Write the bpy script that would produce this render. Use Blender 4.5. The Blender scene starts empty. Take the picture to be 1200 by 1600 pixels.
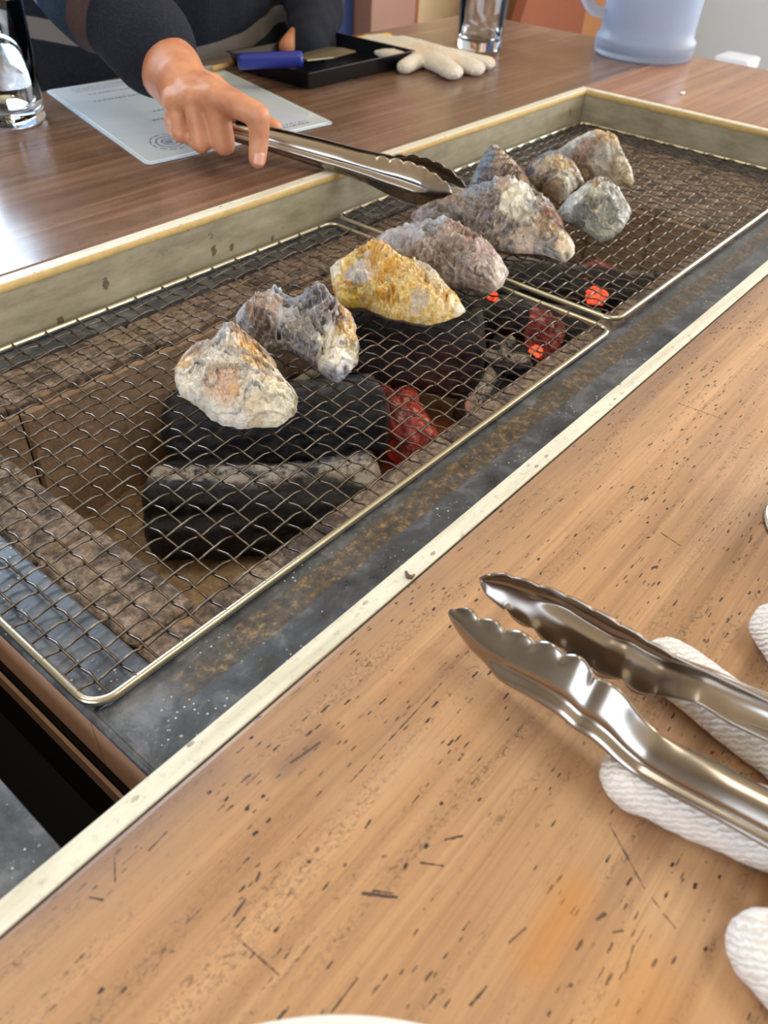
import bpy, bmesh, math, random
import numpy as np
from mathutils import Matrix, Vector
random.seed(7)
D = bpy.data; S = bpy.context.scene; COL = S.collection

# ---------------------------------------------------------------- camera (table top is z = 0, metres)
CROT = (0.8498413793376738, -0.04578570748579897, -0.8725614410079159); FPX = 1223.59; CAMZ = 0.24
cam_d = D.cameras.new('camera'); cam = D.objects.new('camera', cam_d); COL.objects.link(cam)
cam.location = (0, 0, CAMZ); cam.rotation_euler = CROT
cam_d.sensor_fit = 'VERTICAL'; cam_d.sensor_height = 36; cam_d.lens = FPX/1600*36
cam_d.clip_start = 0.01; cam_d.clip_end = 60
cam_d.dof.use_dof = True; cam_d.dof.focus_distance = 0.42; cam_d.dof.aperture_fstop = 14.0
S.camera = cam
# ---------------------------------------------------------------- world, lights, exposure
S.view_settings.view_transform = 'Standard'; S.view_settings.look = 'None'
S.view_settings.gamma = 1; S.view_settings.use_curve_mapping = False; S.view_settings.exposure = -0.12
W = D.worlds.new('world'); S.world = W; W.use_nodes = True
W.node_tree.nodes['Background'].inputs[0].default_value = (0.36, 0.60, 0.95, 1)
W.node_tree.nodes['Background'].inputs[1].default_value = 0.9
def area(name, loc, target, sx, sy, power, color):
    l = D.lights.new(name, 'AREA'); l.shape = 'RECTANGLE'; l.size = sx; l.size_y = sy; l.energy = power; l.color = color
    o = D.objects.new(name, l); COL.objects.link(o); o.location = loc
    o.rotation_euler = (Vector(target)-Vector(loc)).to_track_quat('-Z', 'Y').to_euler(); return o
# daylight standing in the window openings, an added fill behind, two warm panel lamps on the ceiling
area('daylight_right', (3.98, -1.1, .95), (0, -1.1, .95), 2.6, 1.5, 115, (.97, .98, 1.0))
area('daylight_left', (.90, 1.98, .88), (.90, 0, .88), 1.25, 1.05, 60, (.62, .80, 1.0))
area('daylight_near', (-2.42, -.6, .8), (0, -.6, .8), 2.4, 1.5, 60, (.80, .89, 1.0))
area('added_fill_behind', (2.3, -2.42, .8), (2.3, 0, .8), 2.2, 1.5, 70, (.86, .93, 1.0))  # unseen fill added to brighten the right wall, panels and jug
area('ceiling_lamp', (.9, -.5, 1.86), (.9, -.5, 0), .9, .35, 11, (1.0, .88, .68))
area('ceiling_lamp', (-.4, .9, 1.86), (-.4, .9, 0), .9, .35, 8, (1.0, .88, .68))

# ---------------------------------------------------------------- helpers
R3 = np.array(Matrix([list(r) for r in __import__('mathutils').Euler(CROT).to_matrix()]))
CC = np.array([0, 0, CAMZ])
def ray(u, v):
    return R3 @ np.array([(u-600)/FPX, -(v-800)/FPX, -1.0])
def at(u, v, z=0.0):                      # where a pixel's line of sight meets height z
    d = ray(u, v); return CC + d*((z-CC[2])/d[2])
def onplane(u, v, p0, n):
    d = ray(u, v); return CC + d*(np.dot(np.array(p0)-CC, n)/np.dot(d, n))
def vnoise(p, seed=0):                    # numpy gradient-free value noise, p (N,3) -> (-1,1)
    p = np.asarray(p, float); i = np.floor(p).astype(np.int64); f = p-i; f = f*f*(3-2*f); out = 0
    for dx in (0, 1):
        for dy in (0, 1):
            for dz in (0, 1):
                h = ((i[:, 0]+dx)*374761393 + (i[:, 1]+dy)*668265263 + (i[:, 2]+dz)*2147483647 + seed*974711) & 0xffffffff
                h = ((h ^ (h >> 13))*1274126177) & 0xffffffff; h = (h ^ (h >> 16)) & 0xffff
                w = (f[:, 0] if dx else 1-f[:, 0])*(f[:, 1] if dy else 1-f[:, 1])*(f[:, 2] if dz else 1-f[:, 2])
                out = out + w*(h/32767.5-1)
    return out
ROT = np.array(__import__('mathutils').Euler((.7, .5, .9)).to_matrix())
def fbm(p, seed=0, oct=4, gain=.5):
    a = 1; s = 0; t = 0; p = np.asarray(p, float)
    for k in range(oct):
        p = p @ ROT; s = s + a*vnoise(p, seed+k*17); t += a; a *= gain; p = p*2.03+11.3
    return s/t
def mesh(name, v, f, m=None, smooth=True):
    me = D.meshes.new(name); me.from_pydata([tuple(map(float, x)) for x in v], [], f); me.update()
    if m: me.materials.append(m)
    if smooth: me.polygons.foreach_set('use_smooth', [True]*len(me.polygons))
    return me
def link(name, me, parent=None):
    o = D.objects.new(name, me); COL.objects.link(o)
    if parent is not None:
        o.parent = parent
        if parent.type == 'EMPTY': o.matrix_parent_inverse = Matrix.Translation(-Vector(parent.location))
    return o
def obj(name, v, f, m, parent=None, smooth=True): return link(name, mesh(name, v, f, m, smooth), parent)
def tag(o, label=None, cat=None, group=None, kind=None):
    if label: o['label'] = label
    if cat: o['category'] = cat
    if group: o['group'] = group
    if kind: o['kind'] = kind
    return o
def thing(name, label, cat, loc=(0, 0, 0), group=None):
    o = D.objects.new(name, None); COL.objects.link(o); o.location = [float(x) for x in loc]; o.empty_display_size = .02
    return tag(o, label, cat, group)
def box(name, lo, hi, m, parent=None, bev=0.0, kind=None, seg=2, skew=None):
    bm = bmesh.new(); bmesh.ops.create_cube(bm, size=1)
    for w in bm.verts:
        w.co = Vector([(lo[i]+hi[i])/2 + w.co[i]*(hi[i]-lo[i]) for i in range(3)])
    if bev: bmesh.ops.bevel(bm, geom=bm.edges[:], offset=bev, segments=seg, profile=.6, affect='EDGES')
    me = D.meshes.new(name); bm.to_mesh(me); bm.free(); me.materials.append(m)
    o = link(name, me, parent)
    if kind: o['kind'] = kind
    return o
def tube_vf(path, r, n=8, closed=False, cap=True):
    P = np.array(path, float); N = len(P); rr = np.full(N, r) if np.isscalar(r) else np.array(r)
    if closed: T = np.roll(P, -1, 0)-np.roll(P, 1, 0)
    else: T = np.gradient(P, axis=0)
    T /= np.linalg.norm(T, axis=1)[:, None]
    up = np.array([0, 0, 1.0]) if abs(T[0][2]) < .9 else np.array([1.0, 0, 0])
    v = []; f = []; a = up-np.dot(up, T[0])*T[0]; a /= np.linalg.norm(a)
    for i in range(N):
        a = a-np.dot(a, T[i])*T[i]; a /= np.linalg.norm(a); b = np.cross(T[i], a)
        for k in range(n):
            t = 2*math.pi*k/n; v.append(P[i]+rr[i]*(math.cos(t)*a+math.sin(t)*b))
    M = N if closed else N-1
    for i in range(M):
        j = (i+1) % N
        for k in range(n): f.append((i*n+k, i*n+(k+1) % n, j*n+(k+1) % n, j*n+k))
    if cap and not closed: f.append(tuple(range(n))[::-1]); f.append(tuple((N-1)*n+k for k in range(n)))
    return v, f
def tube(name, path, r, m, parent=None, n=8, closed=False):
    return obj(name, *tube_vf(path, r, n, closed), m, parent)
def lathe_vf(prof, c, n=64, e=(1, 1)):
    v = []; f = []
    for (r, z) in prof:
        for k in range(n):
            t = 2*math.pi*k/n; v.append((c[0]+r*math.cos(t)*e[0], c[1]+r*math.sin(t)*e[1], c[2]+z))
    for i in range(len(prof)-1):
        for k in range(n): f.append((i*n+k, i*n+(k+1) % n, (i+1)*n+(k+1) % n, (i+1)*n+k))
    return v, f
def lathe(name, prof, c, m, parent=None, n=64): 
    v, f = lathe_vf(prof, c, n)
    return obj(name, v, f, m, parent)

# ---------------------------------------------------------------- materials
def srgb(r, g, b):
    return tuple((x/255/12.92 if x/255 <= .04045 else ((x/255+.055)/1.055)**2.4) for x in (r, g, b))+(1,)
class NM:
    def __init__(s, name, rough=.5, metal=0.0, **kw):
        s.m = D.materials.new(name); s.m.use_nodes = True; s.t = s.m.node_tree; s.b = s.t.nodes['Principled BSDF']
        s.b.inputs['Roughness'].default_value = rough; s.b.inputs['Metallic'].default_value = metal
        for k, x in kw.items(): s.b.inputs[k.replace('_', ' ')].default_value = x
    def n(s, ty, **kw):
        x = s.t.nodes.new(ty)
        for k, w in kw.items():
            if k in x.inputs.keys() if isinstance(k, str) else False: x.inputs[k].default_value = w
            else: setattr(x, k, w)
        return x
    def l(s, a, b): s.t.links.new(a, b)
    def coord(s, scale=(1, 1, 1), rot=(0, 0, 0), kind='Object'):
        c = s.n('ShaderNodeTexCoord'); m = s.n('ShaderNodeMapping'); m.inputs['Scale'].default_value = scale; m.inputs['Rotation'].default_value = rot
        s.l(c.outputs[kind], m.inputs[0]); return m.outputs[0]
    def noise(s, co, scale, detail=5, rough=.6, dist=0.0):
        x = s.n('ShaderNodeTexNoise'); x.inputs['Scale'].default_value = scale; x.inputs['Detail'].default_value = detail
        x.inputs['Roughness'].default_value = rough; x.inputs['Distortion'].default_value = dist
        s.l(co, x.inputs['Vector']); return x.outputs['Fac']
    def voro(s, co, scale, feat='F1', rnd=1.0, dim='2D'):
        x = s.n('ShaderNodeTexVoronoi'); x.voronoi_dimensions = dim; x.feature = feat; x.inputs['Scale'].default_value = scale; x.inputs['Randomness'].default_value = rnd
        s.l(co, x.inputs['Vector']); return x
    def ramp(s, fac, stops, interp='LINEAR'):
        x = s.n('ShaderNodeValToRGB'); e = x.color_ramp.elements; x.color_ramp.interpolation = interp
        e[0].position = stops[0][0]; e[1].position = stops[-1][0]
        for p, c in stops[1:-1]: e.new(p)
        for i, (p, c) in enumerate(stops): e[i].color = c if len(c) == 4 else tuple(c)+(1,)
        s.l(fac, x.inputs[0]); return x.outputs[0]
    @staticmethod
    def lerp(a, b, t): return tuple(x*(1-t)+y*t for x, y in zip(a[:3], b[:3]))+(1,)
    def step(s, fac, a, b): return s.ramp(fac, [(a, (0, 0, 0)), (b, (1, 1, 1))])
    def math(s, op, a, b=None):
        x = s.n('ShaderNodeMath'); x.operation = op
        for i, w in enumerate((a, b)):
            if w is None: continue
            if isinstance(w, (int, float)): x.inputs[i].default_value = w
            else: s.l(w, x.inputs[i])
        return x.outputs[0]
    def seg(s, co, p, q):
        L = math.dist(p, q); d = tuple((b-a)/L for a, b in zip(p, q))
        a = s.n('ShaderNodeVectorMath'); a.operation = 'SUBTRACT'; s.l(co, a.inputs[0]); a.inputs[1].default_value = p
        b = s.n('ShaderNodeVectorMath'); b.operation = 'DOT_PRODUCT'; s.l(a.outputs[0], b.inputs[0]); b.inputs[1].default_value = d
        t = s.math('MINIMUM', s.math('MAXIMUM', b.outputs['Value'], 0.0), L)
        e = s.n('ShaderNodeVectorMath'); e.operation = 'SCALE'; e.inputs[0].default_value = d; s.l(t, e.inputs['Scale'])
        f = s.n('ShaderNodeVectorMath'); f.operation = 'DISTANCE'; s.l(a.outputs[0], f.inputs[0]); s.l(e.outputs[0], f.inputs[1]); return f.outputs['Value']
    def mix(s, fac, a, b, mode='MIX'):
        x = s.n('ShaderNodeMix'); x.data_type = 'RGBA'; x.blend_type = mode
        for sock, w in ((x.inputs[0], fac), (x.inputs[6], a), (x.inputs[7], b)):
            if isinstance(w, (int, float)): sock.default_value = w
            elif isinstance(w, tuple): sock.default_value = w
            else: s.l(w, sock)
        return x.outputs[2]
    def col(s, c):
        if isinstance(c, tuple): s.b.inputs['Base Color'].default_value = c
        else: s.l(c, s.b.inputs['Base Color'])
    def bump(s, h, strength=.3, dist=.001):
        x = s.n('ShaderNodeBump'); x.inputs['Strength'].default_value = strength; x.inputs['Distance'].default_value = dist
        s.l(h, x.inputs['Height']); s.l(x.outputs[0], s.b.inputs['Normal'])
    def rough(s, h): s.l(h, s.b.inputs['Roughness'])
def plain(name, c, rough=.5, metal=0.0, bump=0, bs=80, var=.12, **kw):
    m = NM(name, rough, metal, **kw); co = m.coord(); n = m.noise(co, bs)
    d = tuple(x*(1-var*2) for x in c[:3])+(1,)
    m.col(m.mix(n, d, tuple(min(1, x*(1+var)) for x in c[:3])+(1,)))
    if bump: m.bump(n, bump, .0015)
    return m.m
def wood(name, light, mid, dark, rough, scr=1.0, orange=None, rot=0.0, grain=1.0, edge=False, marks=(), stains=()):
    m = NM(name, rough); co = m.coord((1, 1, 1), (0, 0, rot))
    n1 = m.noise(m.coord((.5, 20, 6), (0, 0, rot)), 3.0, 7, .66, .5)
    n2 = m.noise(m.coord((3, 150, 30), (0, 0, rot)), 3, 5, .7, .15)
    n3 = m.noise(m.coord((1.0, 5, 2), (0, 0, rot)), 2.6, 4, .55, .6); n4 = m.noise(co, 9, 5, .65)
    c = m.ramp(n1, [(.34, m.lerp(mid, dark, .55*grain)), (.47, mid), (.62, light), (.8, mid)])
    c = m.mix(m.math('MULTIPLY', m.step(n2, .48, .72), .40*grain), c, dark)
    c = m.mix(m.math('MULTIPLY', m.step(n3, .48, .74), .6), c, orange or light)
    c = m.mix(m.math('MULTIPLY', m.step(n4, .50, .74), .30), c, m.lerp(light, (.5, .42, .36, 1), .5))
    # worn pits gathered in rows along the grain
    rows = m.step(m.noise(m.coord((1.6, 24, 1), (0, 0, rot)), 4.2, 4, .6, .3), .50, .62)
    sp = m.noise(m.coord((1, 1.7, 1), (0, 0, rot)), 520, 3, .75); sp2 = m.noise(m.coord((1, 1.4, 1), (0, 0, .6)), 260, 4, .75, 1.0)
    c = m.mix(m.math('MULTIPLY', m.math('MULTIPLY', m.step(sp, .50, .60), rows), .50*scr), c, srgb(92, 76, 66))
    c = m.mix(m.math('MULTIPLY', m.math('MULTIPLY', m.step(sp2, .575, .62), m.math('ADD', m.math('MULTIPLY', rows, .8), .16)), .70*scr), c, srgb(72, 58, 52))
    sep = m.n('ShaderNodeSeparateXYZ'); m.l(co, sep.inputs[0])
    if edge: c = m.mix(m.math('MULTIPLY', m.step(m.math('ADD', sep.outputs[1], m.math('MULTIPLY', m.math('SUBTRACT', n4, .5), .05)), .098, .130), .55), c, srgb(112, 92, 82))
    dent = None
    for k, (sx, sy, rz, sc, th, gt) in enumerate([(1, 4.2, .5, 34, .060, .53), (1, 8, -.7, 24, .045, .55), (1.0, 1.9, .2, 55, .055, .53), (1, 26, 1.25, 9, .030, .52), (1, 6, 2.2, 30, .05, .53), (1, 5, -.1, 60, .07, .55)]):
        v = m.voro(m.coord((sx, sy, 1), (0, 0, rz+rot)), sc)
        gate = m.step(m.noise(m.coord((1, 1.6, 1)), 13+3*k, 2), gt, gt+.04)
        s_ = m.math('MULTIPLY', m.math('LESS_THAN', m.math('ADD', v.outputs['Distance'], m.math('MULTIPLY', m.math('SUBTRACT', m.noise(co, 600, 2), .5), .16)), th), gate)
        dent = s_ if dent is None else m.math('MAXIMUM', dent, s_)
    c = m.mix(m.math('MULTIPLY', dent, .88*scr), c, srgb(50, 42, 42))
    if marks:
        wob = m.math('MULTIPLY', m.math('SUBTRACT', m.noise(co, 380, 3), .5), .0011)
        for (x0, y0, x1, y1, w_) in marks:
            s_ = m.math('LESS_THAN', m.math('ADD', m.seg(co, (x0, y0, 0), (x1, y1, 0)), wob), w_)
            dent = m.math('MAXIMUM', dent, s_)
        c = m.mix(m.math('MULTIPLY', dent, .88*scr), c, srgb(50, 42, 42))
        for (x0, y0, x1, y1, w_, cc, k) in stains:
            d_ = m.math('ADD', m.seg(co, (x0, y0, 0), (x1, y1, 0)), m.math('MULTIPLY', m.math('SUBTRACT', n4, .5), w_*1.2))
            c = m.mix(m.math('MULTIPLY', m.math('SUBTRACT', 1.0, m.step(m.math('DIVIDE', d_, w_*2.4), .0, 1.0)), k), c, cc)
    m.col(c); m.rough(m.math('ADD', m.math('MULTIPLY', n2, .22), rough-.08))
    m.bump(m.math('SUBTRACT', m.math('ADD', m.math('MULTIPLY', n2, .6), m.math('MULTIPLY', n1, .5)), m.math('MULTIPLY', dent, .8)), .25, .0006)
    return m.m
_px = [(567,1396,619,1402,.9),(583,1392,615,1396,.5),(381,1475,435,1523,.35),(517,1583,558,1529,.5),(735,1571,760,1542,.6),(571,1294,579,1281,.7),(365,1431,383,1406,.7),(400,1377,406,1365,.8),
       (796,1473,821,1450,.6),(548,1222,690,1068,.28),(658,1348,692,1353,.5),(696,1312,723,1306,.7),(953,1290,1007,1388,.4),(1018,1403,1030,1418,.4),(1037,1428,1055,1450,.4),(933,1437,945,1428,.9),
       (958,1457,973,1454,.6),(977,1520,990,1477,.45),(233,1329,260,1300,.4),(179,1340,180,1378,.4),(140,1402,160,1406,.6),(1032,832,1062,852,.5),(1060,630,1130,655,.4),(455,1192,500,1160,.8)]
def _m(l): 
    o = []
    for u0, v0, u1, v1, w_ in l:
        a = at(u0, v0); b = at(u1, v1); o.append((round(float(a[0]), 4), round(float(a[1]), 4), round(float(b[0]), 4), round(float(b[1]), 4), w_*.00055+.00002))
    return o
_st = [(*at(900, 1397)[:2], *at(840, 1507)[:2], .0042, srgb(206, 138, 62), .6), (*at(1010, 1540)[:2], *at(960, 1640)[:2], .008, srgb(214, 148, 70), .45),
       (*at(445, 1200)[:2], *at(510, 1150)[:2], .003, srgb(96, 76, 66), .5), (*at(60, 1420)[:2], *at(330, 1200)[:2], .004, srgb(120, 96, 90), .45)]
_st = [tuple(round(float(x), 4) for x in t[:5])+t[5:] for t in _st]
M_near = wood('wood_near', srgb(206, 164, 122), srgb(186, 144, 106), srgb(126, 92, 68), .40, 1.0, srgb(202, 148, 92), edge=True, marks=_m(_px), stains=_st)
M_far = wood('wood_far', srgb(142, 112, 92), srgb(116, 88, 70), srgb(84, 62, 52), .17, .6, srgb(128, 92, 64), grain=.6)
M_end = wood('wood_end', srgb(186, 136, 92), srgb(160, 110, 70), srgb(124, 80, 52), .20, .35, srgb(184, 122, 70), grain=.7)
def trim_mat():
    m = NM('pale_trim', .55); co = m.coord(); n = m.noise(m.coord((2, 20, 20)), 6, 5); n2 = m.noise(co, 300, 4)
    c = m.ramp(n, [(.3, srgb(200, 194, 172)), (.55, srgb(224, 222, 206)), (.8, srgb(210, 206, 188))])
    sp = m.voro(m.coord((1, 2, 2)), 60); g = m.step(m.noise(co, 22, 2), .5, .62)
    c = m.mix(m.math('MULTIPLY', m.math('MULTIPLY', m.math('LESS_THAN', sp.outputs['Distance'], .10), g), .7), c, srgb(96, 76, 56))
    c = m.mix(m.math('MULTIPLY', m.step(n2, .56, .72), .35), c, srgb(150, 140, 110))
    m.col(c); m.bump(n2, .25, .0006); return m.m
M_trim = trim_mat()
M_trim_raw = plain('raw_trim_edge', srgb(212, 178, 112), .7, bump=.3, bs=160, var=.2)
def trimface():
    m = NM('grey_trim_face', .6); co = m.coord(); n = m.noise(m.coord((3, 3, 9)), 9, 5, .65)  # greyer, specked tone for the upright trim faces
    c = m.ramp(n, [(.25, srgb(122, 112, 90)), (.5, srgb(154, 144, 118)), (.8, srgb(176, 168, 142))])
    sp = m.voro(m.coord((1, .01, .6)), 60, dim='3D'); g = m.step(m.noise(co, 16, 2), .44, .54)
    c = m.mix(m.math('MULTIPLY', m.math('MULTIPLY', m.math('LESS_THAN', m.math('ADD', sp.outputs['Distance'], m.math('MULTIPLY', m.math('SUBTRACT', m.noise(co, 300, 2), .5), .3)), .17), g), .8), c, srgb(80, 58, 40))
    m.col(c); m.bump(n, .2, .0008); return m.m
M_trimface = trimface()
def steel_mat():
    m = NM('blackened_steel', .38, .15); co = m.coord(); n = m.noise(co, 38, 6, .7, .5); n2 = m.noise(co, 260, 3)
    c = m.ramp(n, [(.3, srgb(46, 49, 56)), (.50, srgb(76, 80, 88)), (.72, srgb(124, 126, 132))])
    sp = m.voro(co, 210); g = m.step(m.noise(co, 60, 3), .54, .62)
    c = m.mix(m.math('MULTIPLY', m.step(m.noise(m.coord((1, 3, 1), (0, 0, .4)), 95, 5, .75), .60, .72), .45), c, srgb(150, 150, 154))
    c = m.mix(m.math('MULTIPLY', m.math('LESS_THAN', m.math('ADD', sp.outputs['Distance'], m.math('MULTIPLY', m.math('SUBTRACT', n2, .5), .3)), .09), g), c, srgb(190, 190, 190))
    # rusty grease band along the rails of the nets
    sep = m.n('ShaderNodeSeparateXYZ'); m.l(co, sep.inputs[0])
    y = m.math('ADD', sep.outputs[1], m.math('MULTIPLY', m.math('SUBTRACT', n, .5), .008))
    b = m.math('MULTIPLY', m.math('GREATER_THAN', y, .1785), m.math('LESS_THAN', y, .1935))
    bx = m.math('MULTIPLY', b, m.step(sep.outputs[0], .098, .115)); 
    rust = m.ramp(n2, [(.35, srgb(56, 50, 46)), (.55, srgb(96, 80, 56)), (.76, srgb(176, 142, 92))])
    c = m.mix(m.math('MULTIPLY', bx, .72), c, rust); m.col(c)
    
    m.rough(m.ramp(n, [(.3, (.26, .26, .26)), (.7, (.55, .55, .55))])); m.bump(n2, .25, .0005); return m.m
M_steel = steel_mat()
def brick_mat(name, a, b, c3, soot=.5):
    m = NM(name, .9); co = m.coord(); n = m.noise(co, 24, 6, .7); n2 = m.noise(co, 190, 5, .75); n3 = m.noise(co, 55, 5, .7, .4)
    c = m.ramp(n2, [(.3, a), (.5, b), (.75, c3)])
    c = m.mix(m.math('MULTIPLY', m.step(n3, .47, .6), soot), c, srgb(50, 46, 48))
    c = m.mix(m.math('MULTIPLY', m.step(n, .58, .68), .5), c, srgb(206, 158, 112))
    m.col(c); m.bump(m.math('ADD', n2, n3), .9, .0022); return m.m
M_brick = brick_mat('fire_brick', srgb(86, 74, 68), srgb(142, 122, 106), srgb(200, 178, 154), .75)
M_brickw = brick_mat('fire_brick_inside', srgb(150, 122, 98), srgb(172, 144, 118), srgb(194, 168, 142), .15)
M_ash = brick_mat('ash_floor', srgb(150, 120, 92), srgb(178, 150, 118), srgb(206, 186, 160), .3)
M_board = plain('terracotta_board', srgb(226, 176, 146), .85, bump=.3, bs=60, var=.14)
M_black = plain('flat_black', srgb(24, 22, 22), .8)  # near-black tone of the pit casing, pit base and trousers
def wire_mat():
    m = NM('net_wire', .26, .9); co = m.coord(kind='Object'); n = m.noise(co, 60, 3)
    m.col(m.ramp(n, [(.3, srgb(74, 65, 58)), (.6, srgb(124, 114, 103)), (.8, srgb(176, 168, 156))])); return m.m
M_wire = wire_mat()
M_rail = plain('net_rail', srgb(205, 200, 180), .24, .92, bs=30, var=.2)
def inox(name, c, rough=.2):
    m = NM(name, rough, 1.0); co = m.coord((40, 40, 6)); n = m.noise(co, 1.2, 2)
    m.col(m.mix(n, tuple(x*.9 for x in c[:3])+(1,), c)); m.rough(m.ramp(n, [(.2, (rough*.85,)*3), (.8, (rough*1.15,)*3)])); return m.m
M_inox = inox('stainless', srgb(172, 163, 154), .23)
def char_mat():
    m = NM('charcoal', .62); co = m.coord(kind='Object'); n = m.noise(co, 70, 5, .75, .5); n2 = m.noise(m.coord((1, 1, 1)), 230, 4, .7)
    c = m.ramp(n2, [(.3, srgb(10, 11, 16)), (.6, srgb(34, 35, 44)), (.85, srgb(76, 75, 78))])
    at_ = m.n('ShaderNodeAttribute'); at_.attribute_name = 'ash'
    a = m.math('MULTIPLY', at_.outputs['Fac'], m.step(n, .40, .58)); c = m.mix(a, c, srgb(186, 176, 164))
    m.col(c); m.bump(n2, .6, .002); return m.m
M_char = char_mat()
def ember_mat():
    m = NM('glowing_ember', .8); co = m.coord(); n = m.noise(co, 55, 4, .6); n2 = m.noise(co, 170, 4, .7)
    m.col(m.ramp(n2, [(.35, srgb(80, 40, 38)), (.52, srgb(140, 70, 66)), (.7, srgb(206, 190, 180))]))
    e = m.ramp(n, [(.36, (0.0, 0, 0)), (.54, (.35, .02, .015)), (.74, (.8, .08, .04))])
    m.l(e, m.b.inputs['Emission Color']); m.b.inputs['Emission Strength'].default_value = .24; m.bump(n2, .6, .002); return m.m
M_ember = ember_mat()
def ember2():
    m = NM('bright_ember', .8); n = m.noise(m.coord(), 90, 3)
    m.col(srgb(120, 30, 20)); m.l(m.ramp(m.noise(m.coord(), 260, 3), [(.35, (.35, .01, .005)), (.65, (1, .15, .06))]), m.b.inputs['Emission Color']); m.b.inputs['Emission Strength'].default_value = 1.5; return m.m
M_ember2 = ember2()
def shell_mat():
    m = NM('oyster_shell', .38); a = m.n('ShaderNodeAttribute'); a.attribute_name = 'tint'; co = m.coord()
    n = m.noise(co, 420, 5, .7, .3); n2 = m.noise(co, 150, 4, .65, .8)
    c = m.mix(m.math('MULTIPLY', m.step(n, .52, .72), .35), a.outputs['Color'], srgb(90, 74, 66))
    c = m.mix(m.math('MULTIPLY', m.step(n2, .55, .68), .3), c, srgb(236, 228, 212))
    m.col(c); m.rough(m.ramp(n2, [(.3, (.16,)*3), (.7, (.48,)*3)])); m.bump(m.math('ADD', n, m.math('MULTIPLY', n2, 1.6)), .6, .0018)
    m.b.inputs['Coat Weight'].default_value = .55; m.b.inputs['Coat Roughness'].default_value = .16; return m.m
M_shell = shell_mat()
def knit(name, c, c2, sc=520, st=.9, dirt=None):
    m = NM(name, .95); co = m.coord(); w = m.n('ShaderNodeTexWave'); w.inputs['Scale'].default_value = sc/3.0; w.inputs['Distortion'].default_value = 5
    w.bands_direction = 'DIAGONAL'; w.inputs['Detail'].default_value = 2.0; w.inputs['Detail Scale'].default_value = 2.5; m.l(co, w.inputs['Vector']); n = m.noise(co, sc*1.6, 3)
    h = m.math('ADD', w.outputs['Fac'], m.math('MULTIPLY', n, .8)); cc = m.mix(m.step(h, .4, 1.3), c2, c)
    if dirt: cc = m.mix(m.math('MULTIPLY', m.step(m.noise(co, 26, 3), .48, .66), .55), cc, dirt)
    m.col(cc); m.bump(h, st, .0012); m.b.inputs['Sheen Weight'].default_value = .25; return m.m
M_glove = knit('white_knit', srgb(250, 248, 246), srgb(224, 216, 210), 520, .55, srgb(224, 202, 188))
M_glove_far = knit('white_knit_far', srgb(244, 236, 222), srgb(220, 204, 178), 420, .7, srgb(226, 192, 146))
M_yellow = knit('yellow_knit', srgb(240, 190, 40), srgb(214, 156, 20), 420, .6)
def glassm(name, tint=(1, 1, 1, 1), rough=.0, ior=1.48):
    m = NM(name, rough, 0); m.b.inputs['Transmission Weight'].default_value = 1; m.b.inputs['IOR'].default_value = ior; m.col(tint); return m.m
M_glass = glassm('clear_glass', (.97, .985, .99, 1)); M_water = glassm('water', (.99, 1, 1, 1), 0, 1.33)
def frost():
    m = NM('frosted_plastic', .42); m.col(srgb(216, 228, 246)); m.b.inputs['Transmission Weight'].default_value = .75; m.b.inputs['IOR'].default_value = 1.3
    n = m.noise(m.coord(), 6, 2); m.rough(m.ramp(n, [(.2, (.34,)*3), (.8, (.5,)*3)])); return m.m
M_frost = frost()
M_tray = plain('black_tray', srgb(14, 16, 22), .22, .1, bs=20)
M_blue = plain('blue_plastic', srgb(24, 42, 134), .35, bs=10, var=.05)
M_blade = plain('dull_blade', srgb(150, 138, 104), .35, .8, bs=40)
M_skewer = plain('pale_bamboo', srgb(214, 178, 118), .6)
def skin_mat():
    m = NM('skin', .48); co = m.coord(); n = m.noise(co, 30, 4); n2 = m.noise(co, 260, 3)
    m.col(m.ramp(n, [(.3, srgb(176, 112, 80)), (.55, srgb(204, 142, 106)), (.8, srgb(222, 160, 126))])); m.bump(n2, .25, .0008)
    m.b.inputs['Subsurface Weight'].default_value = .08; m.b.inputs['Subsurface Scale'].default_value = .01; return m.m
M_skin = skin_mat()
M_nail = plain('nail', srgb(224, 164, 142), .25, bs=10, var=.05)
def sweater_mat():
    m = NM('navy_sweater', .95); a = m.n('ShaderNodeAttribute'); a.attribute_name = 'band'; co = m.coord(); n = m.noise(co, 420, 3, .7); n0 = m.noise(co, 14, 3)
    f = m.math('ADD', a.outputs['Fac'], m.math('MULTIPLY', m.math('SUBTRACT', n0, .5), .005))
    navy = srgb(10, 17, 34); brown = srgb(70, 50, 46); grey = srgb(122, 116, 112); teal = srgb(18, 42, 62); blue = srgb(30, 66, 150); pale = srgb(176, 190, 208)
    c = m.ramp(f, [(0, navy), (.087, brown), (.113, teal), (.156, blue), (.163, pale), (.180, teal), (.31, grey), (.34, navy), (.4375, brown), (.456, navy), (.688, grey), (.713, navy), (.9, navy)], 'CONSTANT')
    c = m.mix(m.math('MULTIPLY', m.step(n, .5, .8), .10), c, srgb(120, 112, 112)); m.col(c); m.bump(n, .7, .002); return m.m
M_sweater = sweater_mat()
M_hair = plain('dark_hair', srgb(28, 22, 20), .5, bump=.5, bs=200)

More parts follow.
